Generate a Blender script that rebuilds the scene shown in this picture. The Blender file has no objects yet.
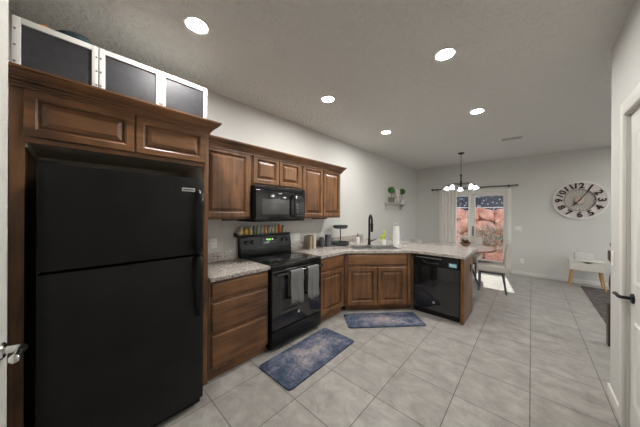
import bpy, bmesh, math, random
from mathutils import Vector, Matrix, Euler

S = bpy.context.scene
COL = S.collection
PI = math.pi
R_ = math.radians

# ------------------------------------------------------------------ camera
cam_d = bpy.data.cameras.new('camera')
cam = bpy.data.objects.new('camera', cam_d)
COL.objects.link(cam)
PSI, ROLL = 0.747, 0.0048
s_, c_ = math.sin(PSI), math.cos(PSI)
Rv = Vector((c_ * math.cos(ROLL), s_ * math.cos(ROLL), math.sin(ROLL)))
Uv = Vector((-c_ * math.sin(ROLL), -s_ * math.sin(ROLL), math.cos(ROLL)))
Av = Vector((-s_, c_, 0))
m = Matrix((Rv, Uv, -Av)).transposed().to_4x4()
m.translation = Vector((2.6505, 0.0, 1.4857))
cam.matrix_world = m
cam_d.sensor_width = 36.0
cam_d.lens = 228.32 / 640 * 36.0
cam_d.shift_y = -1.42 / 640
cam_d.clip_start = 0.02
S.camera = cam

# ------------------------------------------------------------------ world, sun, exposure
CAN_STRENGTH = 430.0
SHADE_STRENGTH = 1.6
BULB_STRENGTH = 110.0
W = bpy.data.worlds.new('sky')
S.world = W
W.use_nodes = True
wn = W.node_tree.nodes
bg = wn['Background']
sky = wn.new('ShaderNodeTexSky')
sky.sky_type = 'NISHITA'
sky.sun_disc = False
sky.sun_elevation = R_(46)
sky.sun_rotation = R_(-9)
hs = wn.new('ShaderNodeHueSaturation')
hs.inputs['Saturation'].default_value = 0.4
W.node_tree.links.new(sky.outputs[0], hs.inputs['Color'])
W.node_tree.links.new(hs.outputs[0], bg.inputs[0])
bg.inputs[1].default_value = 0.6
sun_d = bpy.data.lights.new('sun', 'SUN')
sun_d.energy = 7.0
sun_d.angle = R_(0.6)
sun_d.color = (1.0, 0.95, 0.88)
sun = bpy.data.objects.new('sun', sun_d)
COL.objects.link(sun)
sun.rotation_euler = Vector((0.306, -1.87, -1.96)).to_track_quat('-Z', 'Y').to_euler()
sun.location = (1.4, 14, 9)
S.view_settings.view_transform = 'Standard'
S.view_settings.look = 'None'
S.view_settings.gamma = 1.0
S.view_settings.use_curve_mapping = False
S.view_settings.exposure = 0.22
S.cycles.use_denoising = True
S.cycles.max_bounces = 12
S.cycles.diffuse_bounces = 9
S.cycles.sample_clamp_indirect = 6.0

# ------------------------------------------------------------------ mesh builder
class MB:
    def __init__(self):
        self.v = []; self.f = []; self.m = []; self.mi = 0
        self.T = Matrix.Identity(4)
    def mat(self, i):
        self.mi = i; return self
    def xf(self, T=None):
        self.T = T if T is not None else Matrix.Identity(4); return self
    def raw(self, vs, fs):
        b = len(self.v)
        self.v += [tuple(self.T @ Vector(p)) for p in vs]
        for f in fs:
            self.f.append([b + i for i in f]); self.m.append(self.mi)
        return self
    def bm(self, bm):
        bm.verts.index_update()
        self.raw([v.co.copy() for v in bm.verts], [[v.index for v in f.verts] for f in bm.faces])
        bm.free(); return self
    def box(self, x0, y0, z0, x1, y1, z1, bev=0.0, seg=2):
        bm = bmesh.new()
        bmesh.ops.create_cube(bm, size=1.0, matrix=Matrix.Translation(((x0+x1)/2, (y0+y1)/2, (z0+z1)/2)) @ Matrix.Diagonal((abs(x1-x0), abs(y1-y0), abs(z1-z0), 1)))
        if bev > 0:
            bmesh.ops.bevel(bm, geom=list(bm.edges), offset=bev, segments=seg, affect='EDGES', profile=0.6)
        return self.bm(bm)
    def prism(self, poly, z0, z1, bev=0.0):
        bm = bmesh.new()
        b = [bm.verts.new((x, y, z0)) for x, y in poly]
        t = [bm.verts.new((x, y, z1)) for x, y in poly]
        n = len(poly)
        bm.faces.new(t); bm.faces.new(list(reversed(b)))
        for i in range(n):
            bm.faces.new((b[i], b[(i+1) % n], t[(i+1) % n], t[i]))
        bmesh.ops.recalc_face_normals(bm, faces=list(bm.faces))
        if bev > 0:
            bmesh.ops.bevel(bm, geom=list(bm.edges), offset=bev, segments=2, affect='EDGES', profile=0.6)
        return self.bm(bm)
    def lathe(self, prof, seg=24, c=(0, 0, 0), axis=None, cap=True):
        M = Matrix.Translation(c)
        if axis is not None:
            M = M @ Vector(axis).to_track_quat('Z', 'Y').to_matrix().to_4x4()
        vs, fs = [], []
        for r, z in prof:
            for k in range(seg):
                a = 2*PI*k/seg
                vs.append(M @ Vector((r*math.cos(a), r*math.sin(a), z)))
        for i in range(len(prof)-1):
            for k in range(seg):
                k2 = (k+1) % seg
                fs.append((i*seg+k, i*seg+k2, (i+1)*seg+k2, (i+1)*seg+k))
        if cap:
            fs.append(tuple(reversed(range(seg))))
            fs.append(tuple((len(prof)-1)*seg+k for k in range(seg)))
        return self.raw(vs, fs)
    def cyl(self, p0, p1, r0, r1=None, seg=16):
        p0, p1 = Vector(p0), Vector(p1)
        d = p1-p0
        return self.lathe([(r0, 0), (r1 if r1 is not None else r0, d.length)], seg, p0, d)
    def ball(self, c, r, seg=16, sc=(1, 1, 1)):
        n = max(6, seg//2)
        prof = [(max(1e-4, math.sin(PI*i/n)), -math.cos(PI*i/n)) for i in range(n+1)]
        old = self.T
        self.T = old @ Matrix.Translation(c) @ Matrix.Diagonal((r*sc[0], r*sc[1], r*sc[2], 1))
        self.lathe(prof, seg)
        self.T = old
        return self
    def tube(self, pts, r, seg=10, closed=False):
        pts = [Vector(p) for p in pts]
        n = len(pts); rs = r if isinstance(r, (list, tuple)) else [r]*n
        vs, fs = [], []
        up = Vector((0, 0, 1))
        t0 = (pts[1]-pts[0]).normalized()
        if abs(t0.dot(up)) > .95: up = Vector((1, 0, 0))
        prev = (up - t0*up.dot(t0)).normalized()
        for i in range(n):
            if closed: t = (pts[(i+1) % n]-pts[i-1]).normalized()
            else: t = (pts[min(i+1, n-1)]-pts[max(i-1, 0)]).normalized()
            prev = (prev - t*prev.dot(t)).normalized()
            b = t.cross(prev)
            for k in range(seg):
                a = 2*PI*k/seg
                vs.append(pts[i] + (prev*math.cos(a)+b*math.sin(a))*rs[i])
        for i in range(n if closed else n-1):
            j = (i+1) % n
            for k in range(seg):
                k2 = (k+1) % seg
                fs.append((i*seg+k, i*seg+k2, j*seg+k2, j*seg+k))
        if not closed:
            fs.append(tuple(reversed(range(seg)))); fs.append(tuple((n-1)*seg+k for k in range(seg)))
        return self.raw(vs, fs)
    def panel(self, x0, z0, x1, z1, rings):
        """front facing -Y: rings of (inset, y), last one filled, first one closed at the back"""
        vs, fs = [], []
        for ins, y in rings:
            vs += [(x0+ins, y, z0+ins), (x1-ins, y, z0+ins), (x1-ins, y, z1-ins), (x0+ins, y, z1-ins)]
        for i in range(len(rings)-1):
            for k in range(4):
                k2 = (k+1) % 4
                fs.append((i*4+k, i*4+k2, i*4+4+k2, i*4+4+k))
        fs.append(tuple((len(rings)-1)*4+k for k in range(4)))
        fs.append((3, 2, 1, 0))
        return self.raw(vs, fs)
    def sweep(self, prof, paths):
        """prof: list of (out, z); paths(out) -> list of xy; closed profile, open path with end caps"""
        rows = []
        for o, z in prof:
            rows.append([(x, y, z) for x, y in paths(o)])
        n, k = len(prof), len(rows[0])
        vs = [p for r in rows for p in r]; fs = []
        for i in range(n):
            j = (i+1) % n
            for q in range(k-1):
                fs.append((i*k+q, i*k+q+1, j*k+q+1, j*k+q))
        fs.append(tuple(i*k for i in range(n))); fs.append(tuple(reversed([i*k+k-1 for i in range(n)])))
        return self.raw(vs, fs)
    def build(self, name, mats, parent=None, loc=(0, 0, 0), rot=(0, 0, 0), angle=35, smooth=True):
        me = bpy.data.meshes.new(name)
        me.from_pydata(self.v, [], self.f)
        if not isinstance(mats, (list, tuple)): mats = [mats]
        for x in mats: me.materials.append(x)
        for p, i in zip(me.polygons, self.m): p.material_index = i
        bm = bmesh.new(); bm.from_mesh(me)
        bmesh.ops.recalc_face_normals(bm, faces=list(bm.faces))
        bm.to_mesh(me); bm.free()
        if smooth:
            for p in me.polygons: p.use_smooth = True
            me.set_sharp_from_angle(angle=R_(angle))
        o = bpy.data.objects.new(name, me)
        COL.objects.link(o)
        o.location = loc; o.rotation_euler = rot
        if parent: o.parent = parent
        return o

def tag(o, label, cat, group=None):
    o['label'] = label; o['category'] = cat
    if group: o['group'] = group
    return o
def thing(name, label, cat, loc=(0, 0, 0), rotz=0.0, group=None):
    o = bpy.data.objects.new(name, None)
    o.empty_display_size = 0.1
    COL.objects.link(o)
    o.location = loc; o.rotation_euler = (0, 0, rotz)
    return tag(o, label, cat, group)
def struct(o):
    o['kind'] = 'structure'; return o
def dup(root, loc, rotz, label, group=None):
    r = root.copy(); COL.objects.link(r); r.location = loc; r.rotation_euler = (0, 0, rotz)
    r['label'] = label
    if group: r['group'] = group
    for ch in list(root.children):
        c = ch.copy(); COL.objects.link(c); c.parent = r
        for g in list(ch.children):
            d = g.copy(); COL.objects.link(d); d.parent = c
    return r

# ------------------------------------------------------------------ materials
def newmat(name):
    mt = bpy.data.materials.new(name); mt.use_nodes = True
    nt = mt.node_tree
    return mt, nt, nt.nodes['Principled BSDF']
def simple(name, col, rough=.5, metal=0.0, spec=.5, var=0.0, vscale=20, bump=0.0, bscale=200, emit=None, estr=0.0, coat=0.0):
    mt, nt, b = newmat(name)
    b.inputs['Base Color'].default_value = (*col, 1)
    b.inputs['Roughness'].default_value = rough
    b.inputs['Metallic'].default_value = metal
    b.inputs['Specular IOR Level'].default_value = spec
    b.inputs['Coat Weight'].default_value = coat
    tc = nt.nodes.new('ShaderNodeTexCoord')
    if var > 0:
        n = nt.nodes.new('ShaderNodeTexNoise'); n.inputs['Scale'].default_value = vscale; n.inputs['Detail'].default_value = 4
        nt.links.new(tc.outputs['Object'], n.inputs['Vector'])
        r = nt.nodes.new('ShaderNodeValToRGB')
        r.color_ramp.elements[0].position = .3; r.color_ramp.elements[1].position = .7
        r.color_ramp.elements[0].color = (*[c*(1-var) for c in col], 1)
        r.color_ramp.elements[1].color = (*[min(1, c*(1+var)) for c in col], 1)
        nt.links.new(n.outputs['Fac'], r.inputs['Fac']); nt.links.new(r.outputs['Color'], b.inputs['Base Color'])
    if bump > 0:
        n2 = nt.nodes.new('ShaderNodeTexNoise'); n2.inputs['Scale'].default_value = bscale; n2.inputs['Detail'].default_value = 3
        nt.links.new(tc.outputs['Object'], n2.inputs['Vector'])
        bp = nt.nodes.new('ShaderNodeBump'); bp.inputs['Strength'].default_value = bump; bp.inputs['Distance'].default_value = .01
        nt.links.new(n2.outputs['Fac'], bp.inputs['Height']); nt.links.new(bp.outputs['Normal'], b.inputs['Normal'])
    if emit:
        b.inputs['Emission Color'].default_value = (*emit, 1); b.inputs['Emission Strength'].default_value = estr
    return mt
def wood(name, c0, c1, scale=(14, 14, 1.2), rough=.38, fine=1.0):
    mt, nt, b = newmat(name)
    L = nt.links
    tc = nt.nodes.new('ShaderNodeTexCoord')
    mp = nt.nodes.new('ShaderNodeMapping'); mp.inputs['Scale'].default_value = scale
    L.new(tc.outputs['Object'], mp.inputs['Vector'])
    n = nt.nodes.new('ShaderNodeTexNoise'); n.inputs['Scale'].default_value = 1.6; n.inputs['Detail'].default_value = 8; n.inputs['Roughness'].default_value = .65; n.inputs['Distortion'].default_value = .6
    L.new(mp.outputs[0], n.inputs['Vector'])
    n2 = nt.nodes.new('ShaderNodeTexNoise'); n2.inputs['Scale'].default_value = 3.0; n2.inputs['Detail'].default_value = 3
    L.new(tc.outputs['Object'], n2.inputs['Vector'])
    mx = nt.nodes.new('ShaderNodeMath'); mx.operation = 'MULTIPLY_ADD'; mx.inputs[1].default_value = .45; 
    L.new(n2.outputs['Fac'], mx.inputs[0]); 
    m2 = nt.nodes.new('ShaderNodeMath'); m2.operation = 'MULTIPLY'; m2.inputs[1].default_value = .6
    L.new(n.outputs['Fac'], m2.inputs[0]); L.new(m2.outputs[0], mx.inputs[2])
    r = nt.nodes.new('ShaderNodeValToRGB')
    r.color_ramp.elements[0].position = .36; r.color_ramp.elements[1].position = .66
    r.color_ramp.elements[0].color = (*c0, 1); r.color_ramp.elements[1].color = (*c1, 1)
    L.new(mx.outputs[0], r.inputs['Fac']); L.new(r.outputs['Color'], b.inputs['Base Color'])
    b.inputs['Roughness'].default_value = rough
    return mt

WD, WL = (.036, .0145, .006), (.245, .112, .045)
wood_v = wood('cabinet_wood_upright', WD, WL)
wood_h = wood('cabinet_wood_level', WD, WL, scale=(1.2, 14, 14))
wood_y = wood('crown_wood', WD, WL, scale=(14, 1.2, 14))
cab_in = simple('cabinet_underside', (.55, .50, .42), .6)
black_gloss = simple('black_gloss', (.008, .008, .0085), .09, spec=.8)
black_satin = simple('black_satin', (.006, .006, .0065), .28, spec=.35, var=.3, vscale=6)
black_matte = simple('black_matte', (.008, .008, .008), .55, spec=.3)
fridge_blk = simple('fridge_black', (.006, .006, .0062), .34, spec=.32, var=.5, vscale=5, bump=.05, bscale=500)
dark_glass = simple('oven_window', (.02, .02, .022), .05)
steel = simple('steel', (.6, .6, .6), .28, metal=1)
chrome = simple('chrome', (.75, .75, .74), .16, metal=1)
silver = simple('badge_silver', (.55, .55, .54), .35, metal=.6)
mark_w = simple('printed_mark', (.45, .45, .45), .5)
white_paint = simple('white_paint', (.72, .71, .67), .35)
white_matte = simple('white_matte', (.75, .74, .71), .6)
wallm = simple('wall_paint', (.60, .595, .57), .7, bump=.12, bscale=90)
plate_w = simple('switch_white', (.8, .79, .76), .35)
towel_m = simple('grey_towel', (.17, .17, .17), .95, var=.2, vscale=120, bump=.5, bscale=350)
cream_fab = simple('cream_fabric', (.50, .465, .42), .9, var=.06, vscale=60, bump=.15, bscale=400)
leg_blue = simple('grey_metal_legs', (.09, .10, .115), .4, metal=.3)
curtain_m = simple('white_curtain', (.78, .76, .72), .85, bump=.1, bscale=300)
bronze = simple('dark_bronze', (.05, .042, .035), .4, metal=.7)
nickel = simple('brushed_nickel', (.28, .27, .26), .35, metal=.9)
table_wood = wood('table_wood', (.17, .085, .045), (.34, .19, .11), scale=(1.5, 10, 10), rough=.16)
oak = wood('light_oak', (.42, .24, .10), (.60, .38, .18), scale=(14, 14, 1.2), rough=.45)
dark_wood = wood('dark_wood', (.022, .012, .008), (.06, .03, .018))
green_leaf = simple('topiary_green', (.035, .13, .018), .7, var=.5, vscale=80, bump=1.0, bscale=90)
yellowgreen = simple('yellow_green_glaze', (.42, .50, .04), .4)
tray_m = simple('dark_green_tray', (.035, .045, .043), .5, var=.2, vscale=30)
grey_can = simple('slate_grey_enamel', (.09, .095, .105), .4)
shelf_m = simple('weathered_grey_wood', (.46, .445, .42), .7, var=.3, vscale=30)
book_cream = simple('cream_cover', (.62, .57, .48), .55)
book_brown = simple('brown_cover', (.22, .14, .085), .55)
book_tan = simple('tan_cover', (.45, .38, .29), .55)
teal_m = simple('teal_cloth', (.015, .035, .045), .7, var=.5, vscale=40)
orange_m = simple('orange_plastic', (.75, .27, .02), .5)

def granite():
    mt, nt, b = newmat('speckled_granite'); L = nt.links
    tc = nt.nodes.new('ShaderNodeTexCoord')
    v = nt.nodes.new('ShaderNodeTexVoronoi'); v.inputs['Scale'].default_value = 105
    L.new(tc.outputs['Object'], v.inputs['Vector'])
    sp = nt.nodes.new('ShaderNodeSeparateColor'); L.new(v.outputs['Color'], sp.inputs[0])
    r = nt.nodes.new('ShaderNodeValToRGB'); cr = r.color_ramp; cr.interpolation = 'CONSTANT'
    cols = [(0, (.47, .44, .41)), (.30, (.36, .32, .29)), (.52, (.56, .53, .50)), (.70, (.27, .21, .18)), (.82, (.43, .40, .37)), (.91, (.08, .065, .06)), (.955, (.68, .66, .63))]
    cr.elements[0].position = 0; cr.elements[0].color = (*cols[0][1], 1)
    cr.elements[1].position = cols[1][0]; cr.elements[1].color = (*cols[1][1], 1)
    for p, c in cols[2:]:
        e = cr.elements.new(p); e.color = (*c, 1)
    L.new(sp.outputs[0], r.inputs['Fac'])
    n = nt.nodes.new('ShaderNodeTexNoise'); n.inputs['Scale'].default_value = 9; n.inputs['Detail'].default_value = 5
    L.new(tc.outputs['Object'], n.inputs['Vector'])
    mx = nt.nodes.new('ShaderNodeMix'); mx.data_type = 'RGBA'; mx.blend_type = 'MULTIPLY'; mx.inputs['Factor'].default_value = .5
    r2 = nt.nodes.new('ShaderNodeValToRGB'); r2.color_ramp.elements[0].position = .3; r2.color_ramp.elements[0].color = (.7, .63, .58, 1); r2.color_ramp.elements[1].position = .65; r2.color_ramp.elements[1].color = (1, 1, 1, 1)
    L.new(n.outputs['Fac'], r2.inputs['Fac'])
    L.new(r.outputs['Color'], mx.inputs['A']); L.new(r2.outputs['Color'], mx.inputs['B'])
    L.new(mx.outputs['Result'], b.inputs['Base Color'])
    b.inputs['Roughness'].default_value = .12
    return mt
granite_m = granite()

def tile():
    mt, nt, b = newmat('floor_tile'); L = nt.links
    tc = nt.nodes.new('ShaderNodeTexCoord')
    mp = nt.nodes.new('ShaderNodeMapping'); mp.vector_type = 'POINT'
    k = 1/.457
    mp.inputs['Scale'].default_value = (k, k, k)
    mp.inputs['Location'].default_value = (-2.19*k+10, -1.2*k+10, 0)
    L.new(tc.outputs['Object'], mp.inputs['Vector'])
    br = nt.nodes.new('ShaderNodeTexBrick')
    br.offset = 0; br.squash = 1
    br.inputs['Scale'].default_value = 1; br.inputs['Brick Width'].default_value = 1; br.inputs['Row Height'].default_value = 1
    br.inputs['Mortar Size'].default_value = .0085; br.inputs['Mortar Smooth'].default_value = .3
    br.inputs['Color1'].default_value = (.325, .312, .295, 1); br.inputs['Color2'].default_value = (.36, .346, .328, 1)
    br.inputs['Mortar'].default_value = (.125, .118, .11, 1)
    L.new(mp.outputs[0], br.inputs['Vector'])
    mp2 = nt.nodes.new('ShaderNodeMapping'); mp2.inputs['Scale'].default_value = (2.2, 3.0, 1); mp2.inputs['Rotation'].default_value = (0, 0, .1)
    L.new(tc.outputs['Object'], mp2.inputs['Vector'])
    n = nt.nodes.new('ShaderNodeTexNoise'); n.inputs['Scale'].default_value = 2.6; n.inputs['Detail'].default_value = 10; n.inputs['Roughness'].default_value = .72; n.inputs['Distortion'].default_value = .5
    L.new(mp2.outputs[0], n.inputs['Vector'])
    r = nt.nodes.new('ShaderNodeValToRGB'); r.color_ramp.elements[0].position = .32; r.color_ramp.elements[0].color = (.66, .645, .63, 1); r.color_ramp.elements[1].position = .66; r.color_ramp.elements[1].color = (1.12, 1.11, 1.1, 1)
    L.new(n.outputs['Fac'], r.inputs['Fac'])
    mx = nt.nodes.new('ShaderNodeMix'); mx.data_type = 'RGBA'; mx.blend_type = 'MULTIPLY'; mx.inputs['Factor'].default_value = 1
    L.new(br.outputs['Color'], mx.inputs['A']); L.new(r.outputs['Color'], mx.inputs['B'])
    L.new(mx.outputs['Result'], b.inputs['Base Color'])
    b.inputs['Roughness'].default_value = .33
    bp = nt.nodes.new('ShaderNodeBump'); bp.inputs['Strength'].default_value = .25; bp.inputs['Distance'].default_value = .004; bp.invert = True
    ad = nt.nodes.new('ShaderNodeMath'); ad.operation = 'MULTIPLY_ADD'; ad.inputs[1].default_value = .25
    L.new(n.outputs['Fac'], ad.inputs[0]); L.new(br.outputs['Fac'], ad.inputs[2])
    L.new(ad.outputs[0], bp.inputs['Height']); L.new(bp.outputs['Normal'], b.inputs['Normal'])
    return mt
tile_m = tile()

def ceil_mat():
    mt, nt, b = newmat('textured_ceiling'); L = nt.links
    b.inputs['Base Color'].default_value = (.74, .73, .70, 1); b.inputs['Roughness'].default_value = .5
    tc = nt.nodes.new('ShaderNodeTexCoord')
    n = nt.nodes.new('ShaderNodeTexNoise'); n.inputs['Scale'].default_value = 26; n.inputs['Detail'].default_value = 4; n.inputs['Roughness'].default_value = .55
    L.new(tc.outputs['Object'], n.inputs['Vector'])
    r = nt.nodes.new('ShaderNodeValToRGB'); r.color_ramp.elements[0].position = .42; r.color_ramp.elements[1].position = .62
    L.new(n.outputs['Fac'], r.inputs['Fac'])
    bp = nt.nodes.new('ShaderNodeBump'); bp.inputs['Strength'].default_value = .8; bp.inputs['Distance'].default_value = .012
    L.new(r.outputs['Color'], bp.inputs['Height']); L.new(bp.outputs['Normal'], b.inputs['Normal'])
    return mt
ceil_m = ceil_mat()

def mat_mat(name, seed):
    mt, nt, b = newmat(name); L = nt.links
    tc = nt.nodes.new('ShaderNodeTexCoord')
    mp = nt.nodes.new('ShaderNodeMapping'); mp.inputs['Location'].default_value = (seed, seed*2, 0)
    L.new(tc.outputs['Object'], mp.inputs['Vector'])
    n = nt.nodes.new('ShaderNodeTexNoise'); n.inputs['Scale'].default_value = 6.5; n.inputs['Detail'].default_value = 10; n.inputs['Roughness'].default_value = .85
    L.new(mp.outputs[0], n.inputs['Vector'])
    r = nt.nodes.new('ShaderNodeValToRGB'); cr = r.color_ramp
    cr.elements[0].position = .40; cr.elements[0].color = (.024, .036, .068, 1)
    cr.elements[1].position = .66; cr.elements[1].color = (.36, .31, .305, 1)
    e = cr.elements.new(.48); e.color = (.075, .095, .15, 1)
    e = cr.elements.new(.56); e.color = (.19, .175, .205, 1)
    # worn pale middle, darker blue border
    sx = nt.nodes.new('ShaderNodeSeparateXYZ'); L.new(tc.outputs['Generated'], sx.inputs[0])
    def edge(o):
        a = nt.nodes.new('ShaderNodeMath'); a.operation = 'SUBTRACT'; a.inputs[1].default_value = .5; L.new(o, a.inputs[0])
        c = nt.nodes.new('ShaderNodeMath'); c.operation = 'ABSOLUTE'; L.new(a.outputs[0], c.inputs[0]); return c.outputs[0]
    mxx = nt.nodes.new('ShaderNodeMath'); mxx.operation = 'MAXIMUM'
    L.new(edge(sx.outputs[0]), mxx.inputs[0]); L.new(edge(sx.outputs[1]), mxx.inputs[1])
    md = nt.nodes.new('ShaderNodeMath'); md.operation = 'MULTIPLY_ADD'; md.inputs[1].default_value = -.42; md.inputs[2].default_value = .13
    L.new(mxx.outputs[0], md.inputs[0])
    ad = nt.nodes.new('ShaderNodeMath'); ad.operation = 'ADD'; L.new(n.outputs['Fac'], ad.inputs[0]); L.new(md.outputs[0], ad.inputs[1])
    L.new(ad.outputs[0], r.inputs['Fac']); L.new(r.outputs['Color'], b.inputs['Base Color'])
    b.inputs['Roughness'].default_value = .8
    return mt

def glass_pane(name='window_glass'):
    mt = bpy.data.materials.new(name); mt.use_nodes = True
    nt = mt.node_tree; nt.nodes.clear(); L = nt.links
    out = nt.nodes.new('ShaderNodeOutputMaterial')
    t = nt.nodes.new('ShaderNodeBsdfTransparent'); t.inputs[0].default_value = (.93, .95, .95, 1)
    g = nt.nodes.new('ShaderNodeBsdfGlossy'); g.inputs['Roughness'].default_value = .02
    f = nt.nodes.new('ShaderNodeLayerWeight')
    pw = nt.nodes.new('ShaderNodeMath'); pw.operation = 'POWER'; pw.inputs[1].default_value = 5
    ma = nt.nodes.new('ShaderNodeMath'); ma.operation = 'MULTIPLY_ADD'; ma.inputs[1].default_value = .9; ma.inputs[2].default_value = .05
    L.new(f.outputs['Facing'], pw.inputs[0]); L.new(pw.outputs[0], ma.inputs[0])
    mx = nt.nodes.new('ShaderNodeMixShader')
    L.new(ma.outputs[0], mx.inputs[0]); L.new(t.outputs[0], mx.inputs[1]); L.new(g.outputs[0], mx.inputs[2]); L.new(mx.outputs[0], out.inputs[0])
    return mt
pane_m = glass_pane()
def rock_mat():
    mt, nt, b = newmat('red_rock'); L = nt.links
    tc = nt.nodes.new('ShaderNodeTexCoord')
    n = nt.nodes.new('ShaderNodeTexNoise'); n.inputs['Scale'].default_value = 4.5; n.inputs['Detail'].default_value = 9; n.inputs['Roughness'].default_value = .75
    L.new(tc.outputs['Object'], n.inputs['Vector'])
    r = nt.nodes.new('ShaderNodeValToRGB'); cr = r.color_ramp
    cr.elements[0].position = .3; cr.elements[0].color = (.30, .11, .075, 1)
    cr.elements[1].position = .7; cr.elements[1].color = (.78, .50, .42, 1)
    e = cr.elements.new(.5); e.color = (.60, .29, .22, 1)
    L.new(n.outputs['Fac'], r.inputs['Fac']); L.new(r.outputs['Color'], b.inputs['Base Color'])
    b.inputs['Roughness'].default_value = .9
    bp = nt.nodes.new('ShaderNodeBump'); bp.inputs['Strength'].default_value = .5; bp.inputs['Distance'].default_value = .05
    L.new(n.outputs['Fac'], bp.inputs['Height']); L.new(bp.outputs['Normal'], b.inputs['Normal'])
    return mt
rock_m = rock_mat()
def mesh_screen():
    mt, nt, b = newmat('dark_woven_mesh'); L = nt.links
    tc = nt.nodes.new('ShaderNodeTexCoord')
    v = nt.nodes.new('ShaderNodeTexVoronoi'); v.inputs['Scale'].default_value = 11
    L.new(tc.outputs['Object'], v.inputs['Vector'])
    r = nt.nodes.new('ShaderNodeValToRGB'); r.color_ramp.elements[0].position = .14; r.color_ramp.elements[0].color = (.50, .52, .58, 1); r.color_ramp.elements[1].position = .34; r.color_ramp.elements[1].color = (.035, .038, .052, 1)
    L.new(v.outputs['Distance'], r.inputs['Fac']); L.new(r.outputs['Color'], b.inputs['Base Color'])
    b.inputs['Roughness'].default_value = .9
    return mt
screen_m = mesh_screen()
lens_m = simple('lamp_lens', (.9, .9, .88), .5, emit=(1.0, .975, .935), estr=CAN_STRENGTH)
bulb_m = simple('lit_bulb', (.9, .9, .9), .4, emit=(1.0, .98, .95), estr=BULB_STRENGTH)
shade_m = simple('lit_frosted_glass', (.8, .8, .82), .4, emit=(.93, .96, 1.0), estr=SHADE_STRENGTH)
green_led = simple('green_digits', (.05, .3, .02), .5, emit=(.25, 1.0, .1), estr=1.6)
screen_label = simple('blue_sticker', (.22, .48, .55), .5)
rug_m = simple('brown_grey_rug', (.10, .085, .078), .95, var=.5, vscale=14, bump=.6, bscale=200)
patio_m = simple('concrete_patio', (.50, .47, .44), .85, var=.12, vscale=4)

# ------------------------------------------------------------------ the room shell
CZ = 2.84
BY = 7.32          # back wall
RX = 3.13          # right wall near the camera
struct(MB().box(-.12, -.75, -.12, 7.3, BY+.15, 0).build('floor', tile_m))
struct(MB().box(-.12, -.75, CZ, 7.3, BY+.15, CZ+.1).build('ceiling', ceil_m))
struct(MB().box(-.12, -.75, 0, 0, BY+.15, CZ).build('wall_left', wallm))
DX0, DX1, DZ = .72, 2.225, 2.035
struct(MB().box(0, BY, 0, DX0, BY+.15, CZ).box(DX1, BY, 0, 7.3, BY+.15, CZ).box(DX0, BY, DZ, DX1, BY+.15, CZ).build('wall_back', wallm))
D2A, D2B, D2Z = 1.75, 2.584, 2.165
struct(MB().box(RX, -.45, 0, RX+.12, D2A, CZ).box(RX, D2B, 0, RX+.12, 3.0, CZ).box(RX, D2A, D2Z, RX+.12, D2B, CZ)
       .box(RX+.12, 2.88, 0, 7.3, 3.0, CZ).build('wall_right', wallm))
struct(MB().box(7.2, 3.0, 0, 7.3, 3.6, CZ).box(7.2, 6.8, 0, 7.3, BY, CZ).box(7.2, 3.6, 0, 7.3, 6.8, .45).box(7.2, 3.6, 2.35, 7.3, 6.8, CZ).build('wall_far_right', wallm))
w1 = struct(MB().box(7.2, 3.6, .45, 7.28, 3.66, 2.35).box(7.2, 6.74, .45, 7.28, 6.8, 2.35).box(7.2, 3.66, .45, 7.28, 6.74, .51).box(7.2, 3.66, 2.29, 7.28, 6.74, 2.35).box(7.2, 5.17, .51, 7.28, 5.23, 2.29).build('fill_window_1', white_paint))  # unseen window added to let more sky light into the far area
MB().box(7.235, 3.66, .51, 7.243, 5.17, 2.29).box(7.235, 5.23, .51, 7.243, 6.74, 2.29).build('pane', pane_m, w1)
struct(MB().box(7.3, -1, -.16, 14, 14, -.06).build('side_yard', patio_m))
struct(MB().box(0, -.45, 0, 1.02, -.3, CZ).box(1.86, -.45, 0, RX, -.3, CZ).box(1.02, -.45, 2.47, 1.86, -.3, CZ).box(0, -.75, 0, RX, -.68, CZ).build('wall_front', wallm))
struct(MB().box(DX1+.075, BY-.014, 0, 7.2, BY, .085, .004).build('baseboard_back', white_paint))
struct(MB().box(RX-.014, D2B+.070, 0, RX, 3.0, .085, .004).box(RX-.014, 3.0, 0, RX+.12, 3.014, .085, .004).build('baseboard_right', white_paint))
# door casing on the right wall
struct(MB().box(RX-.018, D2B, 0, RX, D2B+.070, D2Z+.09, .005).box(RX-.018, D2A-.09, 0, RX, D2A, D2Z+.09, .005)
       .box(RX-.018, D2A, D2Z, RX, D2B, D2Z+.09, .005).box(RX+.06, D2B-.012, 0, RX+.12, D2B, D2Z, 0).build('trim_1', white_paint))
# casing inside the patio door opening
struct(MB().box(DX0-.06, BY-.012, 0, DX0, BY, DZ+.06, .004).box(DX1, BY-.012, 0, DX1+.06, BY, DZ+.06, .004).box(DX0, BY-.012, DZ, DX1, BY, DZ+.06, .004).build('trim_2', white_paint))

def door_leaf(w, h, t=.035):
    mb = MB()
    mb.box(0, 0, 0.008, w, t, h)
    # recessed-field raised panels on the front (-Y) face, as separate raised mouldings
    pw0, pw1 = .11, w-.11
    for z0, z1 in ((.24, .78), (1.02, h-.14)):
        mb.panel(pw0, z0, pw1, z1, [(0, 0), (0, -.004), (.008, -.011), (.022, -.006), (.03, -.002), (.07, -.008)])
    return mb
def lever(parent, metal, x, z, sgn, len_=.11, k=1.0):
    rose = MB().lathe([(.033, 0), (.033, .006), (.027, .012), (.012, .014)], 24, (x, 0, z), (0, -1, 0)).build('rose', metal, parent)
    pts = [(x, -.012, z), (x, -.045, z), (x+sgn*.006, -.055, z), (x+sgn*.02, -.06, z), (x+sgn*len_*.6, -.06, z+.004), (x+sgn*len_, -.058, z-.004)]
    MB().tube(pts, [.011*k, .011*k, .011*k, .011*k, .010*k, .010*k], 12).ball((x+sgn*len_, -.058, z-.004), .0125*k, 12).build('lever', metal, rose)
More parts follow.
